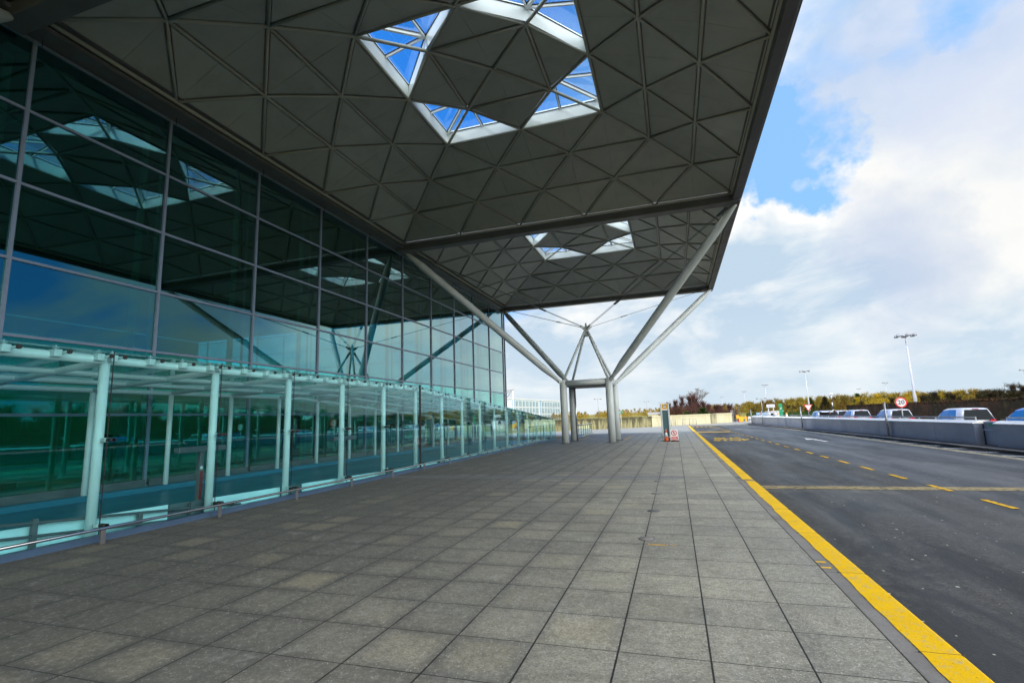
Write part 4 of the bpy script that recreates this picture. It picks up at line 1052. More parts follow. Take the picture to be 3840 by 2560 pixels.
    for s in (-1, 1):
        tlm = MB(); x0, x1 = (cx + s * hw * .60, cx + s * hw * .93)
        tlm.prism([(x0, yr - .035, zg + .84), (x1, yr - .01, zg + .80), (x1, yr - .01, zg + 1.0), (x0, yr - .035, zg + .95)], (0, .05, 0)); tlm.build('tail_light', 'tail', e)
        tlc = MB(); tlc.prism([(x0, yr - .037, zg + .78), (x1, yr - .02, zg + .74), (x1, yr - .02, zg + .80), (x0, yr - .037, zg + .84)], (0, .05, 0)); tlc.build('reversing_light', 'taillow', e)
        mr = MB(); mx = cx + s * (hw + .12); mr.bbox(mx - .10, mx + .10, yr + 3.12, yr + 3.26, zg + .98, zg + 1.14, .03); mr.bar((cx + s * (hw - .04), yr + 3.2, zg + .99), (mx, yr + 3.2, zg + 1.02), .05, .05); mr.build('wing_mirror', 'car_trim', e)
        for yy_ in (.85, 3.65):
            wh = MB(); xx = cx + s * (hw - .10); wh.tube([(xx - .10, yr + yy_, zg + .33), (xx + .10, yr + yy_, zg + .33)], .33, 22); wo = wh.build('wheel', 'car_trim', e)
            rm_ = MB(); rm_.tube([(xx + s * .09, yr + yy_, zg + .33), (xx + s * .112, yr + yy_, zg + .33)], .21, 16); rm_.build('rim', 'grey_metal').parent = wo
    MB().bbox(cx - .26, cx + .26, yr - .05, yr - .03, zg + .74, zg + .86, .004).build('number_plate', 'plate', e)
    m = MB(); m.tube([(cx - .28, yr - .03, zg + .92), (cx + .28, yr - .03, zg + .92)], .018, 8); m.build('boot_handle', 'chrome', e)
    MB().bbox(cx - hw * .9, cx + hw * .9, yr - .09, yr + .12, zg + .28, zg + .58, .04).build('rear_bumper', body, e)
    # windscreen
    A_, B_, C_, D_ = P(7, 3, -1), P(7, 3, 1), P(7, 5, 1), P(7, 5, -1)
    pane(A_, B_, C_, D_, .05, .95, .15, .96, .006, 'windscreen', 'car_glass')
    return e
make_van(32.04, 33.7, 'car_white', 'white people carrier nearest to the camera behind the middle island wall', L=4.6)
make_van(32.46, 46.4, 'car_white', 'white people carrier second in the line, beside the 20 sign', L=4.6)
make_van(32.9, 57.8, 'car_white', 'white people carrier third in the line, just right of the dark hooded person', L=4.6)
make_van(29.9, 59.5, 'car_silver', 'pale people carrier with its tailgate raised behind the island wall', open_tail=True, L=4.5)
make_van(33.3, 65., 'car_white', 'white people carrier partly hidden behind the dark hooded person', L=4.5, hgt=1.70)
# blue car cut by the right edge: front end towards the camera's left
make_van(31.2, 24.2, 'car_blue', 'bright blue people carrier cut off by the right picture edge', L=4.7, W=1.85, hgt=1.72)

# ------------------------------------------------------------------ people
def person(name, x, y, z, h, topm, label, hood=False, lean=0.):
    """standing figure grown from a skinned skeleton"""
    k = h / 1.75
    bm = bmesh.new(); sk = []
    def vtx(p, r): v = bm.verts.new((p[0] * k, p[1] * k, p[2] * k)); sk.append(r * k); return v
    pel = vtx((0, 0, .95), .15); ab = vtx((0, .01, 1.12), .145); ch = vtx((0, -.01 - lean, 1.33), .17); nk = vtx((0, -.02 - lean, 1.49), .06)
    hd_ = vtx((0, -.03 - lean, 1.58), .085 + .03 * hood); ht = vtx((0, -.02 - lean, 1.67), .075 + .03 * hood)
    for a, b in ((pel, ab), (ab, ch), (ch, nk), (nk, hd_), (hd_, ht)): bm.edges.new((a, b))
    for s in (-1, 1):
        sh = vtx((s * .19, -.01 - lean, 1.40), .075); el = vtx((s * .25, .03 - lean, 1.13), .052); wr = vtx((s * .22, -.12 - lean, .92), .036); ha = vtx((s * .21, -.16 - lean, .85), .032)
        for a, b in ((ch, sh), (sh, el), (el, wr), (wr, ha)): bm.edges.new((a, b))
        hp_ = vtx((s * .09, 0, .88), .10); kn = vtx((s * .10, -.02, .50), .068); an = vtx((s * .10, .02, .09), .045); to = vtx((s * .11, -.15, .04), .035)
        for a, b in ((pel, hp_), (hp_, kn), (kn, an), (an, to)): bm.edges.new((a, b))
    me = bpy.data.meshes.new(name); lay = bm.verts.layers.skin.verify(); bm.verts.ensure_lookup_table()
    for v, r in zip(bm.verts, sk): v[lay].radius = (r, r)
    bm.verts[0][lay].use_root = True; bm.to_mesh(me); bm.free(); me.materials.append(M[topm])
    o = bpy.data.objects.new(name, me); COL.objects.link(o); o.location = (x, y, z)
    o.modifiers.new('skin', 'SKIN').use_smooth_shade = True; o.modifiers.new('sub', 'SUBSURF').levels = 1; o.modifiers['sub'].render_levels = 2
    tag(o, label, 'person')
    def ch_(mb, nm, mt): c = mb.build(nm, mt); c.parent = o; return c
    hz_ = 1.61 * k
    face = MB(); face.ball((0, (-.085 - lean) * k, hz_), .058 * k, 8, 1.25); ch_(face, 'face', 'skin')
    if not hood:
        hr_ = MB(); hr_.ball((0, (.005 - lean) * k, (1.66) * k), .105 * k, 8, .95); ch_(hr_, 'hair', 'hair')
        lg = MB()
        ch_(lg, 'trousers', 'cloth_blue') if False else None
    return o
person('person', 31.0, 57.0, -.40, 1.93, 'cloth_dark', 'person in a dark hooded coat standing behind the cars', hood=True)
person('person', 29.0, 45.2, -.40, 1.36, 'cloth_red', 'small brown haired person in a red top behind the island wall')
person('person', 30.9, 58.7, -.40, 1.66, 'cloth_dark', 'person in dark clothes leaning into the open boot of the pale van', lean=.3)

# ------------------------------------------------------------------ lamp posts
def lamp(x, y, z, h, label, n=6):
    e = empty('lamp_post', (x, y, z), label, 'lamp post', 'tall car park lamp masts')
    MB().tube([(x, y, z), (x, y, z + h * .27), (x, y, z + h * .30), (x, y, z + h)], [.24, .22, .17, .09], 12).build('mast', 'lampwhite', e)
    MB().lathe((x, y, z + h - .35), [(.30, 0), (.34, .1), (.15, .22)], 14).build('head_ring', 'grey_metal', e)
    for k in range(n):
        a = 2 * math.pi * k / n + .4; dx, dy = math.cos(a), math.sin(a)
        m = MB(); m.tube([(x + dx * .25, y + dy * .25, z + h - .22), (x + dx * 1.05, y + dy * 1.05, z + h - .1)], .035, 6); o = m.build('arm', 'steel_dark', e)
        l_ = MB(); l_.lathe((x + dx * 1.15, y + dy * 1.15, z + h - .32), [(.26, 0), (.28, .12), (.22, .3), (.1, .38)], 12); l_.build('floodlight', 'grey_metal', e)
lamp(48.1, 82, -.3, 12.4, 'tallest white lamp mast with a ring of floodlights, behind the hedge')
lamp(49.3, 149, .2, 11.8, 'white lamp mast second from the right of the nearer row, left of the cars', 5)
lamp(50.4, 221, 1.5, 10.5, 'lamp mast farther off, above the green number sign', 4)
lamp(50.4, 286, 2.5, 9.5, 'small distant lamp mast left of the green number sign', 4)
lamp(104.6, 257, 2.5, 9.5, 'distant thin lamp mast left of the tallest mast, above the yellow trees', 4)
lamp(115.4, 327, 3, 9, 'most distant thin lamp mast above the yellow trees behind the vans', 4)
lamp(125.2, 202.4, 1.5, 10.5, 'lamp mast whose head just enters at the right picture edge', 4)
lamp(50.5, 420, 3, 10, 'very faint distant lamp mast above the yellow gate machine', 4)
def small_lamp(x, y, z, h, label):
    e = empty('street_lamp', (x, y, z), label, 'street lamp', 'distant street lamps in the field')
    MB().tube([(x, y, z), (x, y, z + h)], [.10, .06], 8).build('pole', 'grey_metal', e)
    m = MB(); m.bar((x - .9, y, z + h), (x + .9, y, z + h), .12, .08); m.build('arm', 'grey_metal', e)
    m = MB(); m.bbox(x - 1.1, x - .6, y - .15, y + .15, z + h - .06, z + h + .08, .03); m.build('lantern', 'steel_dark', e)
    m = MB(); m.bbox(x + .6, x + 1.1, y - .15, y + .15, z + h - .06, z + h + .08, .03); m.build('lantern', 'steel_dark', e)
hzv = lambda x, y: min(7., hz(x, y))
for x, y, h, lb in [(-6.2, 137, 6.6, 'street lamp seen between the two left legs of the steel column'), (3.5, 210, 6.5, 'street lamp seen just left of the right legs of the steel column'), (20, 215, 6.6, 'street lamp in the field just left of the bus stop totem'),
                (13.5, 230, 6.5, 'street lamp in the field midway between column and totem'), (8.5, 240, 6.2, 'street lamp in the field right of the green direction sign'), (-15, 240, 6, 'street lamp in the field right of the hotel'),
                (33, 118, 4.6, 'street lamp behind the yellow gate machine')]:
    small_lamp(x, y, hzv(x, y), h, lb)

# ------------------------------------------------------------------ signs and gate furniture
sgn = empty('speed_limit_sign', (30., 36.85, -.4), 'round 20 speed limit sign with red rim behind the vans', 'road sign')
MB().tube([(30., 36.9, -.4), (30., 36.9, 2.22)], .038, 10).build('post', 'grey_metal', sgn)
def dirplane(cx, cy, cz):   # plane facing the camera side (-Y)
    return cx, cy, cz
c_ = MB(); c_.tube([(30., 36.84, 1.88), (30., 36.86, 1.88)], .37, 32); c_.build('disc', 'signwhite', sgn)
ring(30., 1.88, .29, .37, 36.82, .02).build('red_rim', 'red', sgn)
text_mesh('20', .42, 'numerals', 'signblack', (30., 36.825, 1.88), FACE, sgn, sx=1.05, ext=.004, bold=.004)
gw = empty('give_way_sign', (34.2, 82.5, -.4), 'white inverted triangle give way sign with red rim beyond the vans', 'road sign')
MB().tube([(34.2, 82.6, -.4), (34.2, 82.6, 2.2)], .04, 8).build('post', 'grey_metal', gw)
m = MB(); m.prism([(33.55, 82.5, 2.32), (34.85, 82.5, 2.28), (34.2, 82.5, 1.2)], (0, .04, 0)); m.build('red_triangle', 'red', gw)
m = MB(); m.prism([(33.76, 82.48, 2.20), (34.64, 82.48, 2.17), (34.2, 82.48, 1.42)], (0, .01, 0)); m.build('white_triangle', 'signwhite', gw)
n7 = empty('zone_number_totem', (28.1, 70, -.3), 'tall plain green totem with a white number 7 beyond the island wall', 'sign')
MB().bbox(27.88, 28.32, 70, 70.15, -.3, 2.46, .02).build('panel', 'green_sign', n7)
text_mesh('7', .34, 'number', 'signwhite', (28.1, 69.99, 1.78), FACE, n7, ext=.005, bold=.006)
bb = empty('beacon_pole', (34., 68.9, -.4), 'black and white striped beacon pole with a white globe above the cars', 'beacon')
for k in range(8):
    z0 = -.4 + .46 * k; m = MB(); m.tube([(34, 68.9, z0), (34, 68.9, z0 + .46)], .06, 10); m.build('pole_band', 'white' if k % 2 else 'signblack', bb)
m = MB(); m.ball((34, 68.9, 3.42), .19, 10); m.build('globe', 'signwhite', bb)
ym = empty('ticket_machine_barrier', (24, 78, 0), 'chunky yellow barrier machine at the far end of the road', 'barrier machine')
m = MB(); m.prism([(23.27, 78, 1.07), (23.62, 78, 1.03), (23.7, 78, .85), (24.42, 78, .72), (24.42, 78, .50), (24.2, 78, .48), (23.30, 78, .55)], (0, .6, 0)); m.build('arm_housing', 'yellow_mach', ym)
MB().bbox(23.62, 24.22, 77.95, 78.6, 0, .50, .03).build('body', 'yellow_mach', ym)
MB().bbox(24.50, 24.68, 77.9, 78.2, 0, .88, .02).build('side_post', 'yellow_mach', ym)
MB().box(23.50, 23.60, 78.1, 78.4, 0, .5).build('red_reflector', 'red', ym)
gt = empty('entry_gantry', (23.1, 80, 0), 'dark steel frame with a small camera arm left of the yellow machine', 'gantry')
m = MB(); m.tube([(23.25, 80, 0), (23.25, 80, 2.3), (22.95, 80, 2.15)], .06, 8); m.build('frame', 'steel_dark', gt)
m = MB(); m.tube([(23.95, 80, 0), (23.95, 80, 2.45)], .04, 8); m.bar((23.95, 80, 2.0), (24.2, 80, 2.3), .08, .14); m.build('camera_pole', 'steel_dark', gt)
m = MB()
for k in range(9): m.bar((22.7, 80.2, .15 + .2 * k), (23.15, 80.2, .15 + .2 * k), .03, .12)
m.build('louvre', 'grey_metal', gt)
gb = empty('barrier_boom', (27, 84.5, 0), 'white lattice barrier boom with red band across the far gate', 'barrier')
MB().bbox(25.75, 29.4, 84.5, 84.6, .42, .54, .01).build('beam', 'white', gb)
MB().bbox(25.3, 29.4, 84.48, 84.5, .60, .72, .01).build('boom', 'white', gb)
m = MB()
for k in range(14): m.box(25.8 + .26 * k, 25.86 + .26 * k, 84.52, 84.58, -.05, .42)
m.build('skirt_bar', 'white', gb)
MB().box(25.75, 29.4, 84.51, 84.6, -.12, .03).build('lower_beam', 'white', gb)
c_ = MB(); c_.tube([(27.3, 84.40, .66), (27.3, 84.44, .66)], .16, 20); c_.build('red_disc', 'red', gb)
for k in range(3): MB().box(25.4 + 1.1 * k, 25.75 + 1.1 * k, 84.46, 84.48, .60, .72).build('red_band', 'red', gb)
for x, lb in ((25.55, 'pair of yellow bollards nearest the yellow machine, left'), (26.05, 'yellow bollard at the far gate, right')):
    e = empty('yellow_bollard', (x, 80, 0), lb, 'bollard', 'yellow bollards at the gate')
    MB().tube([(x, 79, 0), (x, 79, .28)], .07, 10).build('shaft', 'yellow_mach', e); MB().lathe((x, 79, .28), [(.07, 0), (.05, .04), (.01, .05)], 10).build('cap', 'yellow_mach', e)
sf = empty('framed_notice_board', (29.3, 85, 0), 'white notice board on two grey posts beside the green number totem', 'sign')
MB().bbox(28.75, 29.95, 84.98, 85.05, 2.05, 2.56, .01).build('board', 'signwhite', sf)
for x in (28.98, 29.72): MB().tube([(x, 85.1, -.3), (x, 85.1, 2.4)], .07, 8).build('post', 'lampwhite', sf)
m = MB()
for j in range(3): m.box(28.85, 29.85, 84.965, 84.975, 2.15 + .13 * j, 2.19 + .13 * j)
m.build('text_line', 'grey_metal', sf)
kb_ = empty('gate_kiosk', (30.6, 88, -.3), 'small white kiosk with a dark window behind the far gate', 'kiosk')
MB().bbox(29.3, 31.6, 88, 90, -.3, 1.35, .05).build('body', 'white', kb_)
MB().box(29.7, 30.3, 87.97, 88.0, .45, 1.1).build('window', 'car_glass', kb_)
MB().bbox(29.2, 31.7, 87.9, 90.1, 1.36, 1.46, .02).build('roof', 'white', kb_)
bs = empty('blue_grey_board', (29, 98, 0), 'blue grey board with red and white discs behind the far gate', 'sign')
MB().bbox(28.9, 31., 98, 98.1, -.3, 1.25, .02).build('panel', 'hotel_blue', bs)
for z, mt in ((1.05, 'red'), (.72, 'signwhite'), (.4, 'red')):
    c_ = MB(); c_.tube([(29.75, 97.93, z), (29.75, 97.98, z)], .15, 16); c_.build('disc', mt, bs)
for x, y, lb in ((29.1, 78., 'small yellow pole cap left of the green totem'), (30.6, 80., 'small yellow pole cap right of the green totem')):
    e = empty('yellow_guard_post', (x, y, -.3), lb, 'post', 'yellow guard posts'); MB().tube([(x, y, -.3), (x, y, .95)], .12, 10).build('shaft', 'white', e); MB().tube([(x, y, .95), (x, y, 1.15)], .13, 10).build('band', 'yellow_mach', e)

# ------------------------------------------------------------------ hotel, mast, flags
ho = empty('hotel_building', (-49, 230, 0), 'long pale blue hotel with rows of slim dark windows beyond the terminal corner', 'hotel')
A0 = V((-52., 199., 0)); B0 = V((-45., 268., 0)); dh = (B0 - A0).normalized(); nh = V((-dh.y, dh.x, 0))
def hpt(s, o_=0., z=0.): p = A0 + dh * s - nh * o_; return V((p.x, p.y, z))
Lh = (B0 - A0).length
m = MB(); m.prism([hpt(0, -14), hpt(0, 0), hpt(Lh, 0), hpt(Lh, -14)], (0, 0, 10.2)); m.build('wall', 'hotel', ho)
m = MB(); m.prism([hpt(-.3, -14.3, 10.2), hpt(-.3, .3, 10.2), hpt(Lh + .3, .3, 10.2), hpt(Lh + .3, -14.3, 10.2)], (0, 0, .35)); m.build('roof', 'white', ho)
for a, b in ((1.2, 3.6), (35., 36.6)):
    m = MB(); m.prism([hpt(a, .05), hpt(a, .12), hpt(b, .12), hpt(b, .05)], (0, 0, 10.1)); m.build('blue_panel', 'hotel_blue', ho)
for fl in range(3):
    z0 = .6 + 3.2 * fl
    m = MB(); m.prism([hpt(0, .05, z0 - .35), hpt(0, .2, z0 - .35), hpt(Lh, .2, z0 - .35), hpt(Lh, .05, z0 - .35)], (0, 0, .25)); m.build('floor_band', 'white', ho)
    s = 4.6
    while s < Lh - 3:
        if not 33.5 < s < 37:
            m = MB(); m.prism([hpt(s, .02, z0), hpt(s, .10, z0), hpt(s + 3.4, .10, z0), hpt(s + 3.4, .02, z0)], (0, 0, 2.7)); w = m.build('window', 'hotel_glass', ho)
            k = MB()
            for q in (.0, .75, 2.0): k.prism([hpt(s + q, .12, z0 + .1), hpt(s + q, .16, z0 + .1), hpt(s + q + .32, .16, z0 + .1), hpt(s + q + .32, .12, z0 + .1)], (0, 0, 2.3))
            k.build('dark_slot', 'hotel_dark').parent = w
        s += 4.15
ms = empty('canopy_mast', (-19.6, 100, 0), 'white mast with a small lattice roof arm beside the terminal corner', 'mast')
MB().tube([(-19.6, 100, -.5), (-19.6, 100, 7.9)], .11, 10).build('mast', 'white', ms)
m = MB(); m.tube([(-21.9, 100, 7.85), (-19.3, 100, 8.15)], .07, 8); m.tube([(-21.9, 100, 7.35), (-20.2, 100, 7.6), (-19.3, 100, 8.15)], .06, 8)
for k in range(5): m.tube([(-21.9 + .5 * k, 100, 7.36 + .07 * k), (-21.6 + .5 * k, 100, 7.9 + .05 * k)], .04, 6)
m.build('lattice_arm', 'grey_metal', ms)
m = MB(); m.tube([(-21.6, 100, 5.9), (-20.2, 100, 7.4)], .05, 8); m.build('brace', 'steel_dark', ms)
for i, (u, mt, lb) in enumerate([(-24.1, 'flagblue', 'blue flag leftmost of the row before the hotel'), (-22.9, 'flagwhite', 'pale flag second of the row before the hotel'), (-22.0, 'flagred', 'red flag third of the row before the hotel'), (-20.4, 'flagblue', 'deep blue flag rightmost of the row before the hotel')]):
    e = empty('flagpole', (u, 120, 0), lb, 'flag', 'flags in front of the hotel')
    MB().tube([(u, 120, -.5), (u, 120, 3.1)], .05, 8).build('pole', 'white', e)
    m = MB(); vs = []
    for a in range(6):
        for b_ in range(4): vs.append((u + .05 - a * .13, 120 + .12 * math.sin(a * 1.2 + b_ * .4), 3.0 - b_ * .55 - a * .10 * (1 + .3 * b_)))
    m.add(vs, [(a * 4 + b_, a * 4 + b_ + 1, a * 4 + b_ + 5, a * 4 + b_ + 4) for a in range(5) for b_ in range(3)], True); m.build('flag_cloth', mt, e)

# ------------------------------------------------------------------ vegetation
rnd = random.Random(11)
def twig_mass(mb, cx, cy, z0, h, r, n, w=.05, seg=.9, spread=.5, upb=1.0, cone=False):
    """n thin twig blades spread through an uneven crown"""
    for _ in range(n):
        a = rnd.uniform(0, 2 * math.pi); t = rnd.random() ** .8
        prof = (1 - t) * 1.05 if cone else (math.sin(min(1, t * 1.15 + .12) * math.pi) ** .6 if t < .95 else .25)
        rr_ = r * math.sqrt(rnd.random()) * max(.08, prof)
        p = V((cx + rr_ * math.cos(a), cy + rr_ * math.sin(a), z0 + t * h))
        d = V((math.cos(a) * spread * rnd.random() + rnd.gauss(0, .25), math.sin(a) * spread * rnd.random() + rnd.gauss(0, .25), upb * rnd.uniform(.3, 1.))).normalized() * seg * rnd.uniform(.5, 1.3)
        s = V((rnd.gauss(0, 1), rnd.gauss(0, 1), rnd.gauss(0, .3))).normalized() * w * rnd.uniform(.6, 1.4)
        b = len(mb.v); mb.v += [tuple(p - s), tuple(p + s), tuple(p + d + s * .3), tuple(p + d - s * .3)]; mb.f.append((b, b + 1, b + 2, b + 3)); mb.sm.append(False)
def wood(name, pts, mat, per, w, seg, label=None, **kw):
    mb = MB()
    for x, y, z, h, r in pts:
        twig_mass(mb, x, y, z + h * .04, h * .96, r, per, w, seg, **kw)
    o = mb.build(name, mat, fixn=False); tag(o, label, 'wood' if label else None, kind='stuff'); return o
def band(x0, y0, x1, y1, n, hs, depth=6, zf=None):
    out = []
    for i in range(n):
        t = (i + rnd.random()) / n; x = x0 + (x1 - x0) * t + rnd.gauss(0, depth); y = y0 + (y1 - y0) * t + rnd.gauss(0, depth)
        h = (hs[0] + (hs[1] - hs[0]) * t) * rnd.uniform(.75, 1.15); out.append((x, y, hzv(x, y) if zf is None else zf, h, h * .75))
    return out
# far yellow scrub on the left and centre skyline
wood('yellow_wood', band(-140, 262, 50, 250, 260, (3.0, 3.4), 9), 'tw_yellow', 170, .07, .7, 'pale yellow scrub along the skyline beyond the fields')
wood('far_wood', band(30, 250, 125, 240, 150, (3.6, 4.8), 10), 'tw_mix', 220, .08, .9, 'yellow and rust coloured distant wood behind the far gate')
wood('mixed_wood', band(46, 215, 88, 178, 150, (4.2, 4.8), 7), 'tw_mix', 300, .06, .9, 'mixed bare wood of yellow and russet twigs behind the cars')
wood('bare_wood', band(92, 172, 140, 120, 110, (3.6, 4.4), 6), 'tw_olive', 300, .06, .9, 'dull brown bare wood far behind the hedge at the right')
wood('golden_scrub', band(62, 136, 70, 118, 55, (4.4, 4.0), 3, -.4), 'tw_yellow', 480, .045, .6, 'bright golden scrub above the hedge left of the tallest lamp mast')
wood('olive_wood', band(80, 100, 90, 28, 110, (4.3, 5.2), 4, -.4), 'tw_olive', 700, .04, .7, 'olive brown bare wood rising at the right edge')
wood('brown_scrub', band(57, 100, 63, 22, 120, (2.9, 5.9), 2.5, -.4), 'tw_olive', 800, .03, .5, 'dark olive brown bare scrub just behind the hedge, rising to the right')
# hedge: clipped beech hedge with dead leaves
def hedge(pts, z0, name, label, mat='tw_hedge', dens=2200, leaf=.07):
    m = MB()
    for (x0, y0, x1, y1, w_, h_) in pts:
        Lg = math.hypot(x1 - x0, y1 - y0); n = int(dens * Lg / 10)
        dx, dy = (x1 - x0) / Lg, (y1 - y0) / Lg
        for _ in range(n):
            s = rnd.random() * Lg; face = rnd.random()
            o_ = -w_ / 2 + rnd.random() * .15 if face < .7 else rnd.uniform(-w_ / 2, w_ / 2)
            zz = z0 + rnd.random() * h_ if face < .7 else z0 + h_ + rnd.gauss(0, .06)
            p = V((x0 + dx * s + dy * -o_ * -1, y0 + dy * s - dx * o_ * 1, zz))
            u = V((rnd.gauss(0, 1), rnd.gauss(0, 1), rnd.gauss(0, 1))).normalized() * leaf * rnd.uniform(.6, 1.5); v = u.cross(V((rnd.gauss(0, 1), rnd.gauss(0, 1), rnd.gauss(0, 1)))).normalized() * leaf
            b = len(m.v); m.v += [tuple(p - u), tuple(p + v), tuple(p + u), tuple(p - v)]; m.f.append((b, b + 1, b + 2, b + 3)); m.sm.append(False)
        c = [V((x0, y0, z0)), V((x1, y1, z0))]; nn = V((dy, -dx, 0)) * (w_ / 2 - .12)
        m.prism([c[0] - nn, c[1] - nn, c[1] + nn, c[0] + nn], (0, 0, h_ - .10))
    o = m.build(name, mat, fixn=False); tag(o, label, 'hedge'); return o
hedge([(44, 96, 44, 12, 2.0, 2.28)], -.4, 'beech_hedge', 'long clipped dark brown beech hedge behind the parked vans', dens=9000, leaf=.06)
hedge([(34, 150, 58, 112, 1.5, 1.1)], -.2, 'low_green_hedge', 'low dark green hedge behind the give way sign', 'ever', 1500, .12)

# individual trees
def bare_tree(x, y, z, h, mat, label, spread=.55, depth=5, seed=1, name='bare_tree', thick=.022, twm='tw_grey', cat='tree', group=None):
    rg = random.Random(seed); e = empty(name, (x, y, z), label, cat, group)
    tk = MB(); br = MB()
    def grow(p, d, L_, r, lv):
        q = p + d * L_; mid = p + d * L_ * .5 + V((rg.gauss(0, .04), rg.gauss(0, .04), 0)) * L_
        (tk if lv == 0 else br).tube([p, mid, q], [r, r * .85, r * .68], 7 if lv < 2 else 4, cap=False)
        if lv >= depth: return
        for _ in range(3 if lv < 3 else 3):
            a = rg.uniform(0, 2 * math.pi); s_ = V((math.cos(a), math.sin(a), 0)) * rg.uniform(.25, spread)
            nd = (d + s_ + V((0, 0, .10))).normalized(); grow(p + d * L_ * rg.uniform(.62, 1.), nd, L_ * rg.uniform(.60, .80), max(.011, r * .58), lv + 1)
    grow(V((x, y, z)), V((0, 0, 1)), h * .30, h * thick, 0)
    tk.build('trunk', 'bark', e, False); br.build('crown', twm, e, False)
    return e
bare_tree(18.9, 108, -.3, 8.4, 'bark', 'large bare grey tree with a fan of fine branches above the purple scrub', .85, 6, 5)
wood('purple_scrub', [(12.6 + 1.05 * i + rnd.gauss(0, .3), 100 + rnd.gauss(0, 2.), -.3, 2.8 + 2.3 * math.sin(min(math.pi, i / 9 * 3.4)) * rnd.uniform(.75, 1.1), 1.6) for i in range(12)], 'tw_purple', 900, .035, .8, 'purple brown thicket of bare shrubs right of the bus stop totem')
for i, (x, y, h, lb) in enumerate([(14.0, 97, 4.6, 'slim white birch leftmost in the thicket'), (15.0, 97.5, 5.0, 'slim white birch second in the thicket'), (20.8, 97, 4.0, 'slim white birch at the right of the thicket')]):
    bare_tree(x, y, -.3, h, 'birch', lb, .45, 4, 20 + i, 'birch_tree', .012, 'tw_purple', group='birches in the thicket')
def evergreen(x, y, z, h, r, label, conef=True, n=1500, mat='ever', group='dark evergreens in the wood'):
    e = empty('evergreen_tree', (x, y, z), label, 'tree', group)
    MB().tube([(x, y, z), (x, y, z + h * .8)], [h * .03, h * .008], 8).build('trunk', 'bark', e)
    m = MB(); twig_mass(m, x, y, z + .05 * h, h * .95, r, n, .09, .45, .9, .5, cone=conef); m.build('crown', mat, e, False)
evergreen(16.6, 95.5, -.3, 1.9, 1.5, 'low dark green bush at the foot of the thicket, left', False, 1300)
evergreen(19.4, 95.5, -.3, 2.6, 2.0, 'low dark green bush at the foot of the thicket, right', False, 1800)
evergreen(50.4, 152, 0, 4.3, 2.1, 'dark green pine directly behind the second lamp mast', True, 1500)
evergreen(53.0, 148, 0, 4.4, 2.2, 'dark olive conifer right of the second lamp mast', True, 1500, 'tw_olive')
evergreen(60.6, 148, 0, 5.0, 2.2, 'dark pine above the left end of the brown hedge', True, 1500)
for i, (x, y, h, lb) in enumerate([(39.7, 128, 4.0, 'small bare roadside tree just right of the green number totem'), (41.2, 130, 3.9, 'small bare roadside tree, second right of the green number totem'), (43.1, 131, 4.1, 'small bare roadside tree left of the give way sign'),
                               (35.8, 150, 4.0, 'small bare tree behind the green number totem'), (48.8, 108, 4.2, 'bare tree right of the beacon pole'), (50.5, 85, 5.6, 'bare spreading tree on the skyline right of the tallest lamp mast')]):
    bare_tree(x, y, -.2, h, 'bark', lb, .8, 5, 40 + i, 'small_bare_tree', .02, 'tw_olive', group='small bare trees')
# background shed roofs far behind the fields
for x, y, w_, lb in ((4, 205, 5, 'tiny cream shed in the field right of the steel column'), (22, 208, 6, 'tiny cream shed in the field left of the totem')):
    e = empty('field_shed', (x, y, hzv(x, y)), lb, 'shed'); z = hzv(x, y)
    MB().box(x, x + w_, y, y + 3, z, z + 1.3).build('wall', 'parapet_cream', e); m = MB(); m.prism([(x - .2, y - .2, z + 1.3), (x - .2, y + 3.2, z + 1.3), (x - .2, y + 1.5, z + 2.0)], (w_ + .4, 0, 0)); m.build('roof', 'roofdeck', e)

# ------------------------------------------------------------------ light, sky
SUN_AZ, SUN_EL = R(246), R(44)
sd = V((math.sin(SUN_AZ) * math.cos(SUN_EL), math.cos(SUN_AZ) * math.cos(SUN_EL), math.sin(SUN_EL)))
ld = bpy.data.lights.new('sun', 'SUN'); ld.energy = 2.2; ld.angle = R(6); ld.color = (1., .94, .84)
lo = bpy.data.objects.new('sun', ld); COL.objects.link(lo); lo.rotation_euler = (-sd).to_track_quat('-Z', 'Y').to_euler(); lo.location = (0, 0, 50)
wd = bpy.data.worlds.new('World'); sc.world = wd; wd.use_nodes = True; wd.node_tree.nodes.clear()
nt = NT(wd.node_tree)
sky = nt.add('ShaderNodeTexSky', sky_type='NISHITA', sun_disc=False, sun_elevation=SUN_EL, sun_rotation=SUN_AZ, air_density=1.0, dust_density=.3, ozone_density=2.5)
skc = nt.mix(1.0, sky.outputs[0], (.34, 1.40, 2.45), 'MULTIPLY')
tc = nt.add('ShaderNodeTexCoord').outputs['Generated']
s3 = nt.add('ShaderNodeSeparateXYZ', inp={0: tc}); sx_, sy_, sz_ = s3.outputs
def dnoise(scale, stretch, detail, rough, dist, loc):
    mp = nt.add('ShaderNodeMapping', inp={0: tc, 'Scale': (1, 1, stretch), 'Location': loc}).outputs[0]
    return nt.noise(mp, scale, detail, rough, dist)
n1 = dnoise(3.1, 2.0, 9, .56, .35, (.35, .1, .2))
n2 = dnoise(5.5, 2.6, 8, .58, .5, (.9, .4, .7))
n3 = dnoise(1.9, 1.6, 5, .5, .2, (2.1, 1.4, .3))
wn = nt.add('ShaderNodeTexNoise', inp={'Vector': tc, 'Scale': 5.0, 'Detail': 6., 'Roughness': .6})
wv = nt.add('ShaderNodeVectorMath', operation='SUBTRACT', inp={0: wn.outputs[1], 1: (.5, .5, .5)})
wv = nt.add('ShaderNodeVectorMath', operation='SCALE', inp={0: wv.outputs[0], 'Scale': .30})
tw = nt.add('ShaderNodeVectorMath', operation='ADD', inp={0: tc, 1: wv.outputs[0]})
tw = nt.add('ShaderNodeVectorMath', operation='NORMALIZE', inp={0: tw.outputs[0]}).outputs[0]
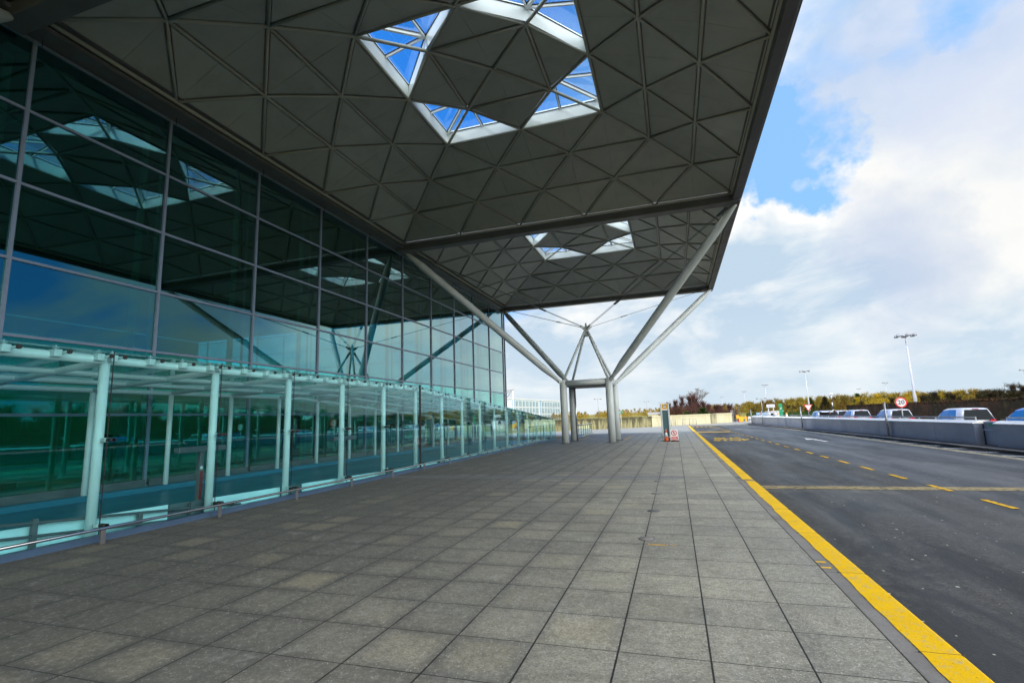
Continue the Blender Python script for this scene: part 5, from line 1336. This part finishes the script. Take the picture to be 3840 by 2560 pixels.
def azel(az, el): return V((math.sin(R(az)) * math.cos(R(el)), math.cos(R(az)) * math.cos(R(el)), math.sin(R(el))))
def blob(az, el, rad, soft, src=None):
    d = azel(az, el); n = nt.add('ShaderNodeVectorMath', operation='DOT_PRODUCT', inp={0: tw if src is None else src, 1: d[:]})
    return nt.ramp(nt.math('SUBTRACT', 1.0001, n.outputs['Value']), [(max(0., 1 - math.cos(R(rad))), 1.), (1 - math.cos(R(rad + soft)), 0.)], 'EASE')
cov = nt.math('MULTIPLY_ADD', n1, .6, nt.math('MULTIPLY', n3, .4))
def adj(az, el, rad, soft, k):
    global cov
    cov = nt.math('ADD', cov, nt.math('MULTIPLY', blob(az, el, rad, soft), k))
adj(16, 2, 20, 22, .30); adj(33, 22, 8, 14, .22); adj(34, 40, 10, 12, .10); adj(6, 8, 8, 10, .1)
adj(15.8, 22.5, .6, 7., -.36); adj(12.5, 25.5, .8, 6., -.26); adj(19.5, 28.5, .6, 6., -.22); adj(15.3, 18, .4, 3.5, -.30); adj(25, 27, 1., 5., -.12); adj(30, 30, 1., 6., -.22); adj(24, 33, 1., 8., -.22); adj(33, 35, 1., 6., -.18); adj(24, 8, 6, 8, .1); adj(34, 26, 1., 5., -.16); adj(58, 36, 12, 14, -.3)
adj(-32, 45, 25, 25, -.22); adj(62, 14, 6, 12, -.20)
low = nt.ramp(sz_, [(.0, .35), (.14, 0.)])
cov = nt.math('ADD', cov, low)
alpha = nt.ramp(cov, [(.42, 0.), (.51, .5), (.60, 1.)])
shade = nt.ramp(nt.math('MULTIPLY_ADD', n2, .45, nt.math('MULTIPLY', n1, .55)), [(.43, 0.), (.57, 1.)])
cc = nt.mix(nt.math('MULTIPLY', shade, .95), (8.7, 8.75, 8.6), (4.5, 5.8, 7.1))
br = blob(27, 19, 4, 9); cc = nt.mix(nt.math('MULTIPLY', br, .8), cc, (8.1, 8.1, 7.9))
br = blob(21.5, 12.5, 2, 5); cc = nt.mix(nt.math('MULTIPLY', br, .7), cc, (4.4, 5.3, 7.0))
br = blob(28, 31, 4, 10); cc = nt.mix(nt.math('MULTIPLY', br, .6), cc, (4.9, 5.8, 7.9))
hzc = nt.ramp(sz_, [(.0, .7), (.18, .0)])
cc = nt.mix(hzc, cc, (6.1, 7.1, 7.8))
# thin bright haze whitens the blue low in front, and an unseen bright cloud is added behind right to light the paving
pale = nt.math('MULTIPLY', blob(17, 22, 14, 20, tc), .85)
skc = nt.mix(pale, skc, (2.9, 5.4, 9.0))
dk = nt.math('MULTIPLY', blob(58, 12, 7, 11), .93)
DK = True
side = nt.ramp(nt.add('ShaderNodeVectorMath', operation='DOT_PRODUCT', inp={0: tc, 1: azel(136, 26)[:]}).outputs['Value'], [(.42, 0.), (.74, 1.)], 'EASE')
alpha = nt.math('MAXIMUM', alpha, side)
cc = nt.mix(side, cc, (34., 33.5, 32.))
skm = nt.mix(alpha, skc, cc)
skm = nt.mix(dk, skm, nt.mix(nt.ramp(n1, [(.45, 0.), (.58, 1.)]), (.5, 1.9, 4.4), (3.3, 3.2, 3.1)))
bg = nt.add('ShaderNodeBackground', inp={'Color': skm, 'Strength': .10})
nt.l.new(bg.outputs[0], nt.add('ShaderNodeOutputWorld').inputs[0])

sc.view_settings.view_transform = 'Standard'; sc.view_settings.look = 'None'; sc.view_settings.gamma = 1; sc.view_settings.exposure = .25
cy = sc.cycles; cy.max_bounces = 10; cy.glossy_bounces = 5; cy.transparent_max_bounces = 24; cy.transmission_bounces = 4; cy.diffuse_bounces = 4
cy.caustics_reflective = False; cy.sample_clamp_indirect = 6.
sc.render.engine = 'CYCLES'
